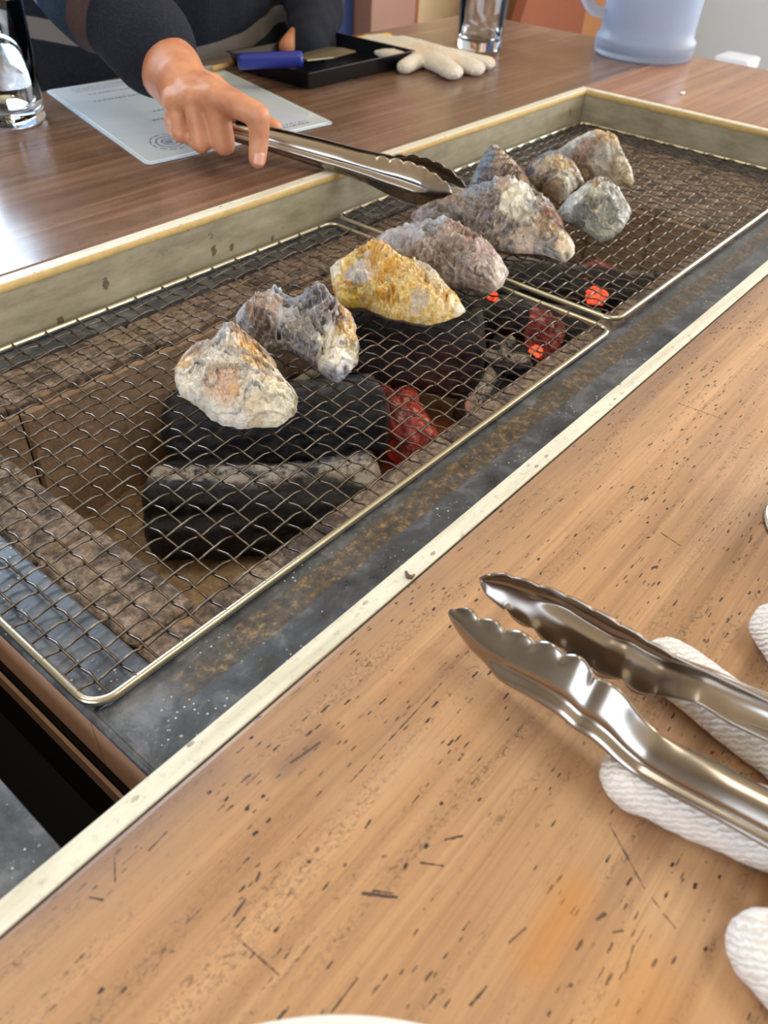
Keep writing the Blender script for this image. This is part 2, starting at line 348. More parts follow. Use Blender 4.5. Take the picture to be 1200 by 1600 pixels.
# ================================================================ THE ROOM
M_floor = plain('floor_finish', srgb(150, 120, 92), .4, bs=6); M_wallr = plain('pale_wall', srgb(222, 238, 248), .8, bs=3, var=.03)
M_cream = plain('cream_plaster', srgb(214, 190, 150), .8, bs=5, var=.04); M_navyd = plain('navy_panel', srgb(20, 44, 92), .6, bs=5)
M_post = plain('pinkish_wood', srgb(168, 128, 112), .5, bs=12, var=.08); M_rust = plain('orange_brown_panel', srgb(150, 84, 52), .55, bs=4, var=.1)
M_cab = plain('orange_wood', srgb(190, 130, 78), .5, bs=6, var=.1); M_cabf = plain('brown_wood', srgb(138, 92, 60), .5, bs=6, var=.1)
FZ = -.72
box('floor', (-2.5, -2.5, FZ-.05), (4.2, 2.13, FZ), M_floor, kind='structure')
box('ceiling', (-2.5, -2.5, 1.92), (4.2, 2.13, 1.98), M_cream, kind='structure')
wf = 2.05; M_room = plain('warm_plaster', srgb(184, 176, 164), .9, bs=3, var=.04)
wl = box('wall_far', (1.56, wf, FZ), (4.2, wf+.08, 1.92), M_cream, kind='structure')
box('wall_section', (-2.5, wf, FZ), (.24, wf+.08, 1.92), M_room, wl)
box('wall_section', (.24, wf, FZ), (1.56, wf+.08, -.55), M_wallr, wl); box('wall_section', (.24, wf, 1.42), (1.56, wf+.08, 1.92), M_room, wl)
wr = box('wall_right', (4.12, .25, FZ), (4.2, wf, 1.92), M_wallr, kind='structure')
box('wall_section', (4.12, -2.5, FZ), (4.2, .25, .15), M_wallr, wr); box('wall_section', (4.12, -2.5, 1.72), (4.2, .25, 1.92), M_wallr, wr)
wn = box('wall_left', (-2.58, -2.5, FZ), (-2.5, wf, .0), M_room, kind='structure')
box('wall_section', (-2.58, .65, 0), (-2.5, wf, 1.92), M_room, wn); box('wall_section', (-2.58, -2.5, 1.6), (-2.5, .65, 1.92), M_room, wn)
wb_ = box('wall_near', (-2.5, -2.58, FZ), (1.15, -2.5, 1.92), M_room, kind='structure')
box('wall_section', (3.45, -2.58, FZ), (4.2, -2.5, 1.92), M_room, wb_); box('wall_section', (1.15, -2.58, FZ), (3.45, -2.5, 0), M_room, wb_); box('wall_section', (1.15, -2.58, 1.6), (3.45, -2.5, 1.92), M_room, wb_)
def window(name, lo, hi, axis):
    w = .05; a = 0 if axis == 'x' else 1; o = None
    for k in range(3):
        p = lo[a]+(hi[a]-lo[a]-w)*k/2; l2 = list(lo); h2 = list(hi); l2[a] = p; h2[a] = p+w
        if o is None: o = box(name, l2, h2, M_cabf, kind='structure')
        else: box('window_frame', l2, h2, M_cabf, o)
    for z0 in (lo[2], hi[2]-w):
        l2 = list(lo); h2 = list(hi); l2[2] = z0; h2[2] = z0+w; l2[a] += w; h2[a] -= w; box('window_frame', l2, h2, M_cabf, o)
    l2 = list(lo); h2 = list(hi); b = 1-a; c = (lo[b]+hi[b])/2; l2[b] = c-.003; h2[b] = c+.003; box('window_pane', l2, h2, M_glass, o)
window('window_1', (.25, wf+.02, -.55), (1.55, wf+.06, 1.42), 'x')
window('window_2', (4.14, -2.49, .15), (4.18, .24, 1.72), 'y')
window('window_3', (-2.56, -2.49, .0), (-2.52, .64, 1.6), 'y')
window('fill_window', (1.16, -2.56, .0), (3.44, -2.52, 1.6), 'x')  # window put in to carry the added fill behind the camera
for x, y in ((.9, -.5), (-.4, .9)):
    t = thing('ceiling_light', 'white rectangular ceiling panel lamp above the '+('near' if y < 0 else 'far')+' side of the table', 'lamp', (x, y, 1.92))
    box('housing', (x-.48, y-.21, 1.875), (x+.48, y+.21, 1.919), M_wallr, t, .004)
dr = box('door_1', (1.75, wf-.05, FZ), (2.26, wf-.005, 1.4), M_navyd, kind='structure')
tr = box('trim_1', (2.27, wf-.12, FZ), (2.50, wf-.005, 1.4), M_post, kind='structure')
box('trim_2', (2.502, wf-.10, FZ), (2.545, wf-.005, 1.4), M_rust, kind='structure')

# ================================================================ THE GRILL TABLE
YN0, YN1 = .1307, .1396; YF0, YF1 = .5000, .5106; XE0, XE1 = 1.0118, 1.0223
tb = thing('grill_table', 'long worn brown wooden table framed in pale trim around the sunken fire pit', 'table', (.4, .3, FZ))
def slab(name, x0, y0, x1, y1, m, lab): 
    o = box(name, (x0, y0, -.032), (x1, y1, 0), m, tb, .0018); o['label'] = lab; return o
slab('tabletop', -1.0, -.42, 1.33, YN0-.0008, M_near, 'near light brown slab scarred with dents')
slab('tabletop', -1.0, YF1+.0008, 1.33, .90, M_far, 'far dark glossy brown slab')
slab('tabletop', XE1+.001, YN0, 1.33, YF1, M_end, 'orange brown slab at the far end')
def trimb(lo, hi, ax, lab, raw):
    o = box('trim_board', lo, hi, M_trim, tb, .0008); o['label'] = lab
    me = o.data; me.materials.append(M_trimface); me.materials.append(M_trim_raw)
    for p in me.polygons:
        n = p.normal
        if abs(n.z) < .4 and p.center.z < -.003: p.material_index = 1
    return o
trimb((-1.0, YN0, -.05), (XE0, YN1, 0.0), 'x', 'pale trim board along the near slab', 0)
trimb((-1.0, YF0, -.05), (XE0, YF1, 0.0), 'x', 'pale trim board along the far slab', 1)
trimb((XE0, YN0, -.05), (XE1, YF1, 0.0), 'y', 'pale trim board across the far end', 1)
# worn raw edge strips let into the far trim boards, uneven lower border
def rawstrip(p, q, nrm):
    v = []; f = []; N = 160; p = np.array(p); q = np.array(q); nrm = np.array(nrm)
    for i in range(N+1):
        c = p+(q-p)*i/N; wv = .0062+.0016*float(fbm([[i*.13, 3.1, .5]], 5, 4)[0])
        v += [c+nrm*.0004+np.array([0, 0, -.0006]), c+nrm*.0011+np.array([0, 0, -.0016]), c+nrm*.0009+np.array([0, 0, -wv]), c+np.array([0, 0, -wv-.0006])]
        if i:
            b = 4*i
            for k in range(3): f.append((b-4+k, b+k, b+k+1, b-3+k))
    obj('worn_edge', v, f, M_trim_raw, tb)
rawstrip((-1.0, YF0, 0), (XE0-.0005, YF0, 0), (0, -1, 0)); rawstrip((XE0, YF0, 0), (XE0, YN1, 0), (-1, 0, 0))
M_leg = plain('dark_wood', srgb(70, 48, 36), .6)
for x, y in ((-.9, -.36), (1.26, -.36), (-.9, .84), (1.26, .84)): box('leg', (x-.035, y-.035, FZ), (x+.035, y+.035, -.032), M_leg, tb, .003)
box('apron', (-.98, -.40, -.11), (1.30, -.38, -.032), M_leg, tb); box('apron', (-.98, .86, -.11), (1.30, .88, -.032), M_leg, tb)

# ================================================================ FIRE PIT
pit = thing('fire_pit', 'sunken brick fire pit with black steel surround in the middle of the table', 'fire pit', (.5, .32, -.21))
LT = -.0405                                    # top of the steel
def plate(lo, hi, lab=None, bev=.0015):
    o = box('steel_plate', lo, hi, M_steel, pit, bev)
    if lab: o['label'] = lab
    return o
PX0, PX1, PY0, PY1 = .144, .80, .2205, .430
plate((.0752, YN1+.0004, LT-.006), (XE0-.0005, .2035, LT), 'wide near ledge of blackened steel', .0025)
plate((.0752, .2040, LT-.006), (.1062, YF0-.0005, LT), 'left ledge of steel under the net')
plate((.1066, .4700, LT-.006), (XE0-.0005, YF0-.0005, LT))
plate((.985, .2040, LT-.006), (XE0-.0005, .4696, LT))
plate((-.60, YN1+.0004, LT-.006), (.0348, YF0-.0005, LT), 'steel plate of the neighbouring pit at lower left', .0025)
tube('steel_lip', [(.0756, .1405, -.0445), (.0752, .20, -.0438), (.0750, .35, -.0438), (.0750, .4985, -.0438)], .0026, M_steel, pit, 10)
def brick(lo, hi, m=M_brick, name='firebrick'):
    nx = max(1, int((hi[0]-lo[0])/.02)); bm = bmesh.new(); bmesh.ops.create_cube(bm, size=1)
    for w in bm.verts: w.co = Vector([(lo[i]+hi[i])/2+w.co[i]*(hi[i]-lo[i]) for i in range(3)])
    bmesh.ops.bevel(bm, geom=bm.edges[:], offset=.0022, segments=1, affect='EDGES')
    for w in bm.verts:
        q = np.array([list(w.co)]); w.co += Vector((fbm(q*90, 1)[0], fbm(q*90, 2)[0], fbm(q*90, 3)[0]))*.0012
    me = D.meshes.new(name); bm.to_mesh(me); bm.free(); me.materials.append(m); return link(name, me, pit)
ZB = -.0415
def rowx(x0, x1, y0, y1, L, z0=-.155, m=M_brick, off=0):
    x = x0
    k = 0
    while x < x1-.004:
        e = min(x1, x+(L*off if k == 0 and off else L)); brick((x+.0006, y0, z0+random.uniform(0, .001)), (e-.0006, y1, ZB+random.uniform(-.0012, .0006)), m); x = e; k += 1
rowx(.1070, PX1+.16, .2040, PY0, .114)
rowx(.1070, PX1+.16, PY1, .4695, .114, off=.55)
y = PY0+.0005
for e in (.300, .368, PY1-.0005):
    brick((.1070, y+.0006, -.155), (PX0, e-.0006, ZB+random.uniform(-.001, .0005))); y = e
for r, x in enumerate((PX1, PX1+.0615, PX1+.123)):
    y = PY0+.0005; cuts = (.275, .350, PY1-.0005) if r % 2 else (.325, .390, PY1-.0005)
    for e in cuts: brick((x, y+.0006, -.155), (x+.060, e-.0006, ZB+random.uniform(-.0015, .0003))); y = e
# lining tiles inside the pit
x = PX0
for k, L in enumerate((.03, .19, .19, .19, .056)):
    brick((x+.0006, PY1-.006, -.148), (x+L-.0006, PY1-.0006, -.046), M_brickw, 'lining_tile'); x += L
y = PY0+.002
for L in (.068, .068, .066):
    brick((PX1-.006, y+.0006, -.148), (PX1-.0006, y+L-.0006, -.046), M_brickw, 'lining_tile'); y += L
# ash bed
nx, ny = 120, 44; v = []; f = []
gx, gy = np.meshgrid(np.linspace(PX0-.002, PX1+.002, nx), np.linspace(PY0-.002, PY1, ny), indexing='ij'); q = np.stack([gx.ravel(), gy.ravel(), 0*gx.ravel()], 1)
z = -.146+.006*fbm(q*26, 9, 4)+.0035*fbm(q*110, 4, 3); v = np.c_[q[:, :2], z]
f = [(i*ny+j, (i+1)*ny+j, (i+1)*ny+j+1, i*ny+j+1) for i in range(nx-1) for j in range(ny-1)]
tag(obj('ash_bed', v, f, M_ash, pit), 'sandy ash covering the pit floor', kind='stuff')
# outside of the pit: insulation board, slot and inner casing
b1 = box('insulation_board', (.0740, YN1+.0005, -.0830), (.0752, .2060, -.0430), M_board, pit); b1['label'] = 'terracotta side board'
box('insulation_board', (.0740, .2068, -.0830), (.0752, YF0-.0005, -.0430), M_board, pit)
box('casing', (.0760, YN1+.0005, -.132), (.0780, YF0, -.118), M_board, pit)
box('casing', (.0790, YN1+.0005, -.20), (.0990, YF0, -.0485), M_black, pit)
box('pit_base', (-.60, YN1, -.210), (XE0, YF0, -.200), M_black, pit)
box('casing', (.010, YN1+.0005, -.20), (.030, YF0, -.0475), M_black, pit)
box('casing', (-.02, YN1-.010, -.20), (1.0, YN1-.0005, -.052), M_black, pit)
box('casing', (-.02, YF0+.0005, -.20), (1.0, YF0+.010, -.052), M_black, pit)

# ================================================================ CHARCOAL
def log(a, b, r, seed, label, m=M_char, ash=.5, sq=1.0, name='charcoal_log', cat='charcoal', ashup=.35, facet=.16):
    a = np.array(a, float); b = np.array(b, float); ax = b-a; L = np.linalg.norm(ax); ax /= L
    up = np.array([0, 0, 1.0])-ax[2]*ax; up /= np.linalg.norm(up); sd = np.cross(ax, up); n, N = 64, 60; v = []; am = []
    for i in range(N+1):
        t = i/N; e = min(1, max(0.0, (1-abs(2*t-1)))*9+.02)**.4
        for k in range(n):
            th = 2*math.pi*k/n; v.append((t, th, e))
    v = np.array(v); t, th, e = v.T
    q = np.stack([t*L*14, np.cos(th)*2.2, np.sin(th)*2.2], 1)
    rr = r*e*(1+facet*fbm(q, seed, 3)+.05*np.cos(4*th+seed)); q2 = np.stack([t*L*22, np.cos(th)*11, np.sin(th)*11], 1)
    g = fbm(q2, seed+5, 4); rr = rr-.0042*np.clip(.10-np.abs(g), 0, 1)*10*e; rr += .0020*fbm(q2*np.array([3, 2, 2]), seed+9, 3)
    P = a+np.outer(t*L+(e < .5)*.0, ax)+np.outer(rr*np.sin(th)*sq, up)+np.outer(rr*np.cos(th), sd)
    P += .0015*np.stack([fbm(P*60, 3), fbm(P*60, 4), fbm(P*60, 5)], 1)
    f = [(i*n+k, i*n+(k+1) % n, (i+1)*n+(k+1) % n, (i+1)*n+k) for i in range(N) for k in range(n)]
    f += [tuple(range(n))[::-1], tuple(N*n+k for k in range(n))]
    am = np.clip((np.sin(th-ashup)-.88+.10*fbm(P*np.array([40, 40, 40]), seed+3, 3))/.08, 0, 1)*ash + .12*(fbm(P*30, 8) > .35)
    o = obj(name, P, f, m); A = o.data.attributes.new('ash', 'FLOAT', 'POINT'); A.data.foreach_set('value', am.astype(np.float32))
    return tag(o, label, cat, 'charcoal and embers in the fire pit')
log((.214, .372, -.121), (.332, .256, -.120), .034, 1, 'thick black charcoal log with an ash-white ridge nearest the near brick rim', ash=1.4, ashup=.12, facet=.26)
log((.266, .415, -.106), (.398, .309, -.104), .033, 2, 'dark charcoal log lying right behind the ash-ridged one', ash=.15)
log((.425, .395, -.085), (.500, .292, -.080), .036, 3, 'upright-edged blue-black charcoal chunk in the middle of the pit', ash=.2, facet=.25)
log((.560, .400, -.105), (.640, .250, -.112), .026, 4, 'black charcoal log under the joint of the two nets', ash=.3)
log((.66, .40, -.110), (.775, .250, -.115), .026, 6, 'black charcoal log under the far net', ash=.6)
log((.345, .418, -.130), (.430, .395, -.120), .015, 7, 'tan ash-covered charcoal lump under the twisted dark oyster', ash=1.3, ashup=0, facet=.4)
log((.455, .270, -.118), (.560, .300, -.105), .017, 11, 'grey ash-covered branch to the right of the blue-black chunk', ash=1.6, ashup=0, facet=.4)
log((.475, .335, -.090), (.530, .262, -.098), .009, 12, 'thin cream ash stick leaning on the blue-black chunk', ash=2.0, ashup=0, facet=.5)
def ember(c, r, seed, label, m=M_ember, s=(1, 1, .8)):
    bm = bmesh.new(); bmesh.ops.create_icosphere(bm, subdivisions=4, radius=1); P = np.array([list(w.co) for w in bm.verts])
    k = 1+.7*fbm(P*1.5, seed, 4)+.25*fbm(P*4, seed+1, 3); P = P*k[:, None]*np.array(s)*r+np.array(c)
    for w, q in zip(bm.verts, P): w.co = Vector(q)
    me = D.meshes.new('ember'); bm.to_mesh(me); bm.free(); me.materials.append(m)
    o = link('ember', me); return tag(o, label, 'ember', 'charcoal and embers in the fire pit')
log(at(588, 596, -.116), at(668, 715, -.124), .021, 21, 'pink-red glowing charcoal piece between the ash-ridged log and the blue-black chunk', m=M_ember, ash=0, name='ember', cat='ember', facet=.55)
ember((.440, .250, -.118), .020, 2, 'dull red ember by the near rim to the right of the front log', s=(1.4, .8, .7))
ember(at(565, 565, -.098), .012, 3, 'small red ember beside the twisted dark oyster')
ember(at(848, 525, -.098), .020, 4, 'red ember under the right corner of the near net', s=(.9, .8, 1.2))
ember(at(838, 549, -.088), .0055, 8, 'tiny bright red ember low under the right corner of the near net', M_ember2)
ember(at(770, 467, -.085), .0055, 5, 'tiny bright red ember below the brown oyster tip', M_ember2, s=(1, 1, 1.4))
ember(at(931, 462, -.085), .0095, 6, 'bright red ember under the near corner of the far net', M_ember2)
ember(at(925, 430, -.10), .022, 7, 'dark red ember at the back under the far net', s=(1.2, 1, .6))
el = D.lights.new('ember_glow', 'POINT'); el.energy = .02; el.color = (1, .25, .1); el.shadow_soft_size = .02
eo = D.objects.new('ember_glow', el); COL.objects.link(eo); eo.location = (.43, .29, -.09)

# ================================================================ WIRE NETS
def wire_mesh(L, ph, axis):
    n = int(round(L/.0125))*4; pts = []
    for i in range(n+1):
        s = L*i/n; z = .0010*math.cos(math.pi*s/.0125+ph); w = .0003*math.sin(2*math.pi*s/.0125)
        pts.append((s, w, z) if axis == 'x' else (w, s, z))
    v, f = tube_vf(pts, .00066, 6); return mesh('wire', v, f, M_wire)
def net(x0, x1, y0, y1, z, label):
    t = thing('grill_net', label, 'grill net', ((x0+x1)/2, (y0+y1)/2, z-.003), 'wire nets over the pit')
    r = .0021; c = .011; pts = []
    for (cx, cy, a0) in ((x1-r-c, y1-r-c, 0), (x0+r+c, y1-r-c, 90), (x0+r+c, y0+r+c, 180), (x1-r-c, y0+r+c, 270)):
        for k in range(9):
            a = math.radians(a0+90*k/8); pts.append((cx+c*math.cos(a), cy+c*math.sin(a), z))
    dense = []
    for i in range(len(pts)):
        a = np.array(pts[i]); b = np.array(pts[(i+1) % len(pts)]); m_ = 1 if np.linalg.norm(b-a) < .02 else 12
        for k in range(m_): dense.append(a+(b-a)*k/m_)
    tube('rim_rod', dense, r, M_rail, t, 12, True)
    zi = z+.0006
    ys = np.arange(.2136, y1-.003, .0125); xs = np.arange(.0842 if x0 < .2 else x0+.0095, x1-.004, .0125)
    LX = x1-x0-.005; LY = y1-y0-.005
    mx = [wire_mesh(LX, p, 'x') for p in (0, math.pi)]; my = [wire_mesh(LY, p, 'y') for p in (math.pi, 0)]
    o0 = (xs[0]-x0-.0025)/.0125*math.pi
    for j, yy in enumerate(ys):
        inset = .0055 if (j == 0 or j == len(ys)-1) else 0
        o = link('wire', mx[j % 2], t); o.location = (x0+.0025, float(yy), zi)
    for i, xx in enumerate(xs):
        o = link('wire', my[i % 2], t); o.location = (float(xx), y0+.0025, zi-.0)
    return t
ZG = -.0380
net(.0732, .5285, .1995, .4915, ZG, 'near wire grill net with crimped mesh, holding the yellow oyster')
net(.5335, .9990, .2015, .4930, ZG+.0032, 'far wire grill net at the end trim, its left rail raised on the near net')
ZT = ZG+.0022

# ================================================================ OYSTERS
def oyster(label, org, sc, outl, tau, T, Tl, low, pal, patches=(), bumps=(), hinge=None, rings=9, ribs=0, seed=1, lowcol=None, ampl=1.0, z_low=.006):
    P2 = [(org[0]+x/sc, org[1]+y/sc) for x, y in outl]; lw = (org[0]+low[0]/sc, org[1]+low[1]/sc)
    zg = ZT+(.0032 if org[0] > 600 else 0)
    p0 = at(lw[0], lw[1], zg+z_low); tc = CC-p0; tc[2] = 0; tc /= np.linalg.norm(tc); tau = math.radians(tau)
    n = np.array([0, 0, 1.0])*math.cos(tau)+tc*math.sin(tau)
    O = np.array([onplane(u, v, p0, n) for u, v in P2]); c = O.mean(0); e1 = np.cross(n, [0, 0, 1.0]) if tau > .01 else np.array([1.0, 0, 0]); e1 /= np.linalg.norm(e1); e2 = np.cross(n, e1)
    o2 = np.stack([(O-c) @ e1, (O-c) @ e2], 1); size = np.sqrt((o2**2).sum(1)).mean()
    def inpl(x, y): q = onplane(org[0]+x/sc, org[1]+y/sc, p0, n)-c; return np.array([q @ e1, q @ e2])
    nt, nr = 260, 84; th = np.linspace(0, 2*math.pi, nt, endpoint=False); R = np.zeros(nt)
    A_ = o2; B_ = np.roll(o2, -1, 0); d = np.stack([np.cos(th), np.sin(th)], 1)
    for k in range(nt):
        best = 0
        for a, b in zip(A_, B_):
            e = b-a; den = d[k, 0]*e[1]-d[k, 1]*e[0]
            if abs(den) < 1e-12: continue
            tt = (a[0]*e[1]-a[1]*e[0])/den; ss = (a[0]*d[k, 1]-a[1]*d[k, 0])/den
            if tt > 0 and -1e-6 <= ss <= 1+1e-6: best = max(best, tt)
        R[k] = best
    for _ in range(3): R = (np.roll(R, 1)+2*R+np.roll(R, -1))/4
    cth = np.stack([np.cos(th)*3, np.sin(th)*3, 0*th+seed], 1)
    R = R*(1+.035*fbm(cth*3, seed, 4)-.01)
    rs = np.linspace(0, 1, nr)**.85; RR, TH = np.meshgrid(rs, np.arange(nt), indexing='ij'); Rk = R[TH]; thk = th[TH]
    X = (RR*Rk*np.cos(thk)).ravel(); Y = (RR*Rk*np.sin(thk)).ravel(); r = RR.ravel()
    hg = inpl(*hinge) if hinge else o2[np.argmax((o2**2).sum(1))]
    q3 = np.stack([X, Y, 0*X+seed*.37], 1); dist = np.sqrt((X-hg[0])**2+(Y-hg[1])**2)/size
    ang = np.arctan2(Y-hg[1], X-hg[0])
    wob = fbm(q3*38, seed+3, 4); gph = dist*rings*.5+wob*2.6; saw = gph-np.floor(gph); step = np.minimum(saw, (1-saw)*6); patchy = np.clip(.5+1.6*fbm(q3*50+7, seed+15, 3), 0, 1); step = step*patchy
    rib = fbm(np.stack([np.cos(ang)*ribs, np.sin(ang)*ribs, dist*.7+seed], 1), seed+8, 3) if ribs else 0*X
    big = fbm(q3*52, seed+1, 4, .6); med = .6-2.2*np.abs(fbm(q3*105+big[:, None]*1.5, seed+2, 5, .6)); fine = fbm(q3*620, seed+4, 3)
    prof = np.clip(1-r**2.1, 0, 1)**.72*.90+.10*np.clip((1-r)*18, 0, 1)
    bz = np.zeros_like(X)
    for bx, by, br, bh in bumps:
        bc = inpl(bx, by); rr = br/sc/FPX*np.linalg.norm(c-CC); bz += bh*np.exp(-((X-bc[0])**2+(Y-bc[1])**2)/(2*rr*rr))
    edge = np.clip((1-r)*3.2, 0.12, 1)
    hh = fbm(q3*30, seed+20, 4, .52)*3.4+dist*rings*.30; fl = np.floor(hh); fr_ = hh-fl; terr = fl*0+(fr_**5)-.35
    hash_ = np.sin(fl*12.9898+seed)*43758.5453; lay = hash_-np.floor(hash_)
    hh2 = fbm(q3*60, seed+21, 3, .5)*3.5+ang*1.3; fr2 = hh2-np.floor(hh2)
    H = T*prof+bz*np.clip((1-r)*5, 0, 1)+ampl*edge*(.0062*big+.0022*med+.0036*terr+.0016*(fr2**4)+.0022*step+.0042*rib+.0011*fine+.0022*lay)
    P = c+np.outer(X, e1)+np.outer(Y, e2)+np.outer(H, n)
    # shell tints: palette, patches, pale layer edges, and shade painted into crevices
    pal = [np.array(srgb(*x)[:3]) for x in pal]; t = np.clip(.5+.9*fbm(q3*85+3, seed+6, 5, .65)+.3*rib+.35*fine+.75*(lay-.5), 0, .999)*(len(pal)-1)
    i0 = np.floor(t).astype(int); fr = (t-i0)[:, None]; pa = np.array(pal); C = pa[i0]*(1-fr)+pa[np.minimum(i0+1, len(pal)-1)]*fr
    for px_, py_, pr_, colr, st in patches:
        bc = inpl(px_, py_); rr = 1.18*pr_/sc/FPX*np.linalg.norm(c-CC)
        w = 1-np.sqrt((X-bc[0])**2+(Y-bc[1])**2)/rr+.55*fbm(q3*150, seed+int(px_), 4); w = np.clip(w*4.0+.5*(lay-.5), 0, 1)[:, None]*st
        C = C*(1-w)+np.array(srgb(*colr)[:3])*w
    lam = np.clip((saw-.70)*4, 0, 1)*.55*patchy; lam = np.maximum(lam, .75*np.clip((fr_-.86)*7, 0, 1)); lt = pa.max(0)*.55+C*.45; lt = lt+(np.array(srgb(240, 232, 216)[:3])-lt)*.45; C = C*(1-lam[:, None])+lt*lam[:, None]
    dk = np.maximum(np.clip((-.12-med)*2.0, 0, 1)*.6, np.clip((.10-fr_)*10, 0, 1)*.6); C = C*(1-dk[:, None])+C*np.array([.32, .26, .24])*dk[:, None]  # darkens creases and layer feet: shade painted into the tint
    th_ = thing('oyster', label, 'oyster', (c[0], c[1], zg), 'oysters grilling on the nets')
    def build(nm, P, C, flip=False):
        P = P.copy(); P[:, 2] = np.maximum(P[:, 2], zg+.0002); f = []
        for i in range(nr-1):
            for k in range(nt):
                k2 = (k+1) % nt; a = (i*nt+k, (i+1)*nt+k, (i+1)*nt+k2, i*nt+k2)
                f.append(a[::-1] if flip else a)
        me = mesh(nm, P, f, M_shell); A = me.color_attributes.new('tint', 'FLOAT_COLOR', 'POINT')
        A.data.foreach_set('color', np.c_[C, np.ones(len(C))].astype(np.float32).ravel()); return link(nm, me, th_)
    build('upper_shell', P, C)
    X2, Y2 = X*.965, Y*.965; ly = np.sin(r*46+3*fbm(q3*70, seed+12, 2)); H2 = -Tl*(1-r**2.2)**.6-.0012+.0010*ly*r+.002*fbm(q3*120, seed+13, 3)*edge
    P2_ = c+np.outer(X2, e1)+np.outer(Y2, e2)+np.outer(H2, n); lc = [np.array(srgb(*x)[:3]) for x in (lowcol or ((88, 78, 70), (186, 172, 150)))]
    w = np.clip(.5+.5*ly+.5*fbm(q3*90, seed+14, 3), 0, 1)[:, None]; build('lower_shell', P2_, lc[0]*(1-w)+lc[1]*w, True)
    return th_
CREAM = (232, 224, 204); GREYB = (150, 152, 168)
oyster('cream and orange fan-shaped oyster with coarse ribs, nearest the camera on the near net', (250, 500), 5,
  [(105,395),(150,300),(230,220),(310,175),(345,215),(430,150),(520,98),(600,110),(700,170),(830,240),(915,340),(910,395),(1000,490),(1040,530),(1085,600),(1080,720),(1000,800),(900,850),(780,850),(640,862),(480,820),(390,790),(350,730),(240,650),(150,590),(115,500)],
  24, .013, .010, (640, 850), [(176,170,168),(214,204,188),(236,228,212),(222,196,158),(232,222,204)],
  [(500,170,170,(196,204,216),.7),(700,260,110,(216,160,80),.75),(650,190,110,(150,112,88),.7),(520,600,130,(212,160,120),.6),(780,390,110,(226,176,84),.6),(1040,680,110,(128,116,64),.85),(260,250,90,(150,104,76),.7),(180,370,70,(214,170,90),.7),(760,770,80,(206,140,54),.6),(870,700,150,(238,230,200),.6),(480,800,120,(222,214,204),.6),(590,640,40,(226,176,90),.5),(860,310,90,(146,116,96),.7)],
  [(600,170,110,.010),(560,420,170,.006),(850,640,110,.003),(330,330,60,-.004)], (600, 130), 7, 8, 11, ((122,112,78),(206,196,168)))
oyster('twisted blue-grey oyster with a white tip and yellow edge, second from the camera', (350, 440), 5,
  [(85,290),(110,230),(200,160),(330,105),(450,110),(540,150),(620,150),(740,98),(820,130),(880,170),(1000,240),(1035,330),(1035,420),(1065,480),(1050,640),(1000,700),(890,810),(790,740),(700,660),(600,590),(480,540),(380,545),(330,540),(250,490),(130,420),(95,370)],
  22, .012, .010, (890, 800), [(48,40,42),(104,96,102),(146,148,162),(84,70,64),(196,194,196)],
  [(340,190,120,(176,190,210),.75),(880,620,130,(240,232,214),1),(870,520,110,(240,230,212),.95),(1010,420,110,(206,160,60),.85),(1030,560,90,(150,130,50),.8),(890,330,90,(86,46,32),.85),(960,270,70,(206,160,100),.8),(330,320,120,(176,134,92),.7),(300,440,100,(70,48,42),.8),(620,420,120,(186,178,170),.5),(120,300,60,(206,208,220),.7),(560,200,120,(170,176,190),.6)],
  [(740,200,110,.010),(330,220,130,.007),(520,260,90,-.006),(900,640,90,.004)], (120, 300), 11, 6, 23, None, 1.15)
oyster('bright yellow frilly oyster in the middle of the near net', (500, 370), 5,
  [(75,240),(130,200),(220,150),(330,90),(480,90),(560,150),(640,200),(800,240),(920,290),(1000,390),(1080,460),(1150,590),(1090,630),(1000,665),(850,700),(700,670),(550,650),(400,590),(350,560),(250,560),(180,550),(115,490),(95,400)],
  20, .013, .012, (850, 690), [(180,116,14),(216,160,24),(244,222,150),(206,148,30),(238,208,120)],
  [(330,400,110,(214,214,224),.8),(350,320,70,(206,214,222),.7),(820,310,110,(196,192,200),.6),(110,280,70,(240,234,214),.8),(500,350,130,(216,160,20),.8),(430,150,110,(212,158,40),.8),(320,280,30,(110,110,60),.7),(520,180,70,(206,160,100),.7),(900,420,80,(228,216,180),.7),(1110,600,60,(238,226,196),.8),(760,600,60,(196,186,180),.6),(230,520,90,(232,200,60),.7),(780,430,60,(190,140,40),.7)],
  [(400,200,120,.006),(700,330,150,.005),(880,620,90,.002),(560,400,70,-.003)], (1120, 600), 12, 0, 31, ((64,56,56),(150,138,130)), 1.3)
oyster('long lilac-grey and brown oyster behind the yellow one', (570, 330), 5,
  [(60,250),(100,195),(250,160),(400,145),(590,118),(700,145),(850,200),(1000,290),(1060,360),(1130,480),(1090,590),(1020,640),(920,640),(850,610),(700,600),(600,600),(480,520),(300,450),(150,380)],
  22, .014, .011, (960, 640), [(92,74,68),(156,134,124),(134,108,94),(194,178,172),(112,84,68)],
  [(300,220,190,(184,184,200),.8),(500,190,140,(160,176,196),.75),(760,250,120,(140,92,62),.8),(960,400,120,(206,178,170),.85),(1060,520,100,(206,184,162),.8),(700,360,110,(176,150,136),.6),(930,580,60,(120,90,66),.8),(500,280,60,(96,88,82),.7),(850,300,80,(110,72,50),.7),(640,480,120,(110,92,78),.7),(180,220,100,(204,196,200),.6)],
  [(600,220,160,.007),(900,420,120,.006),(300,250,120,.003)], (1080, 560), 9, 0, 43, ((92,78,66),(186,166,138)), 1.0)
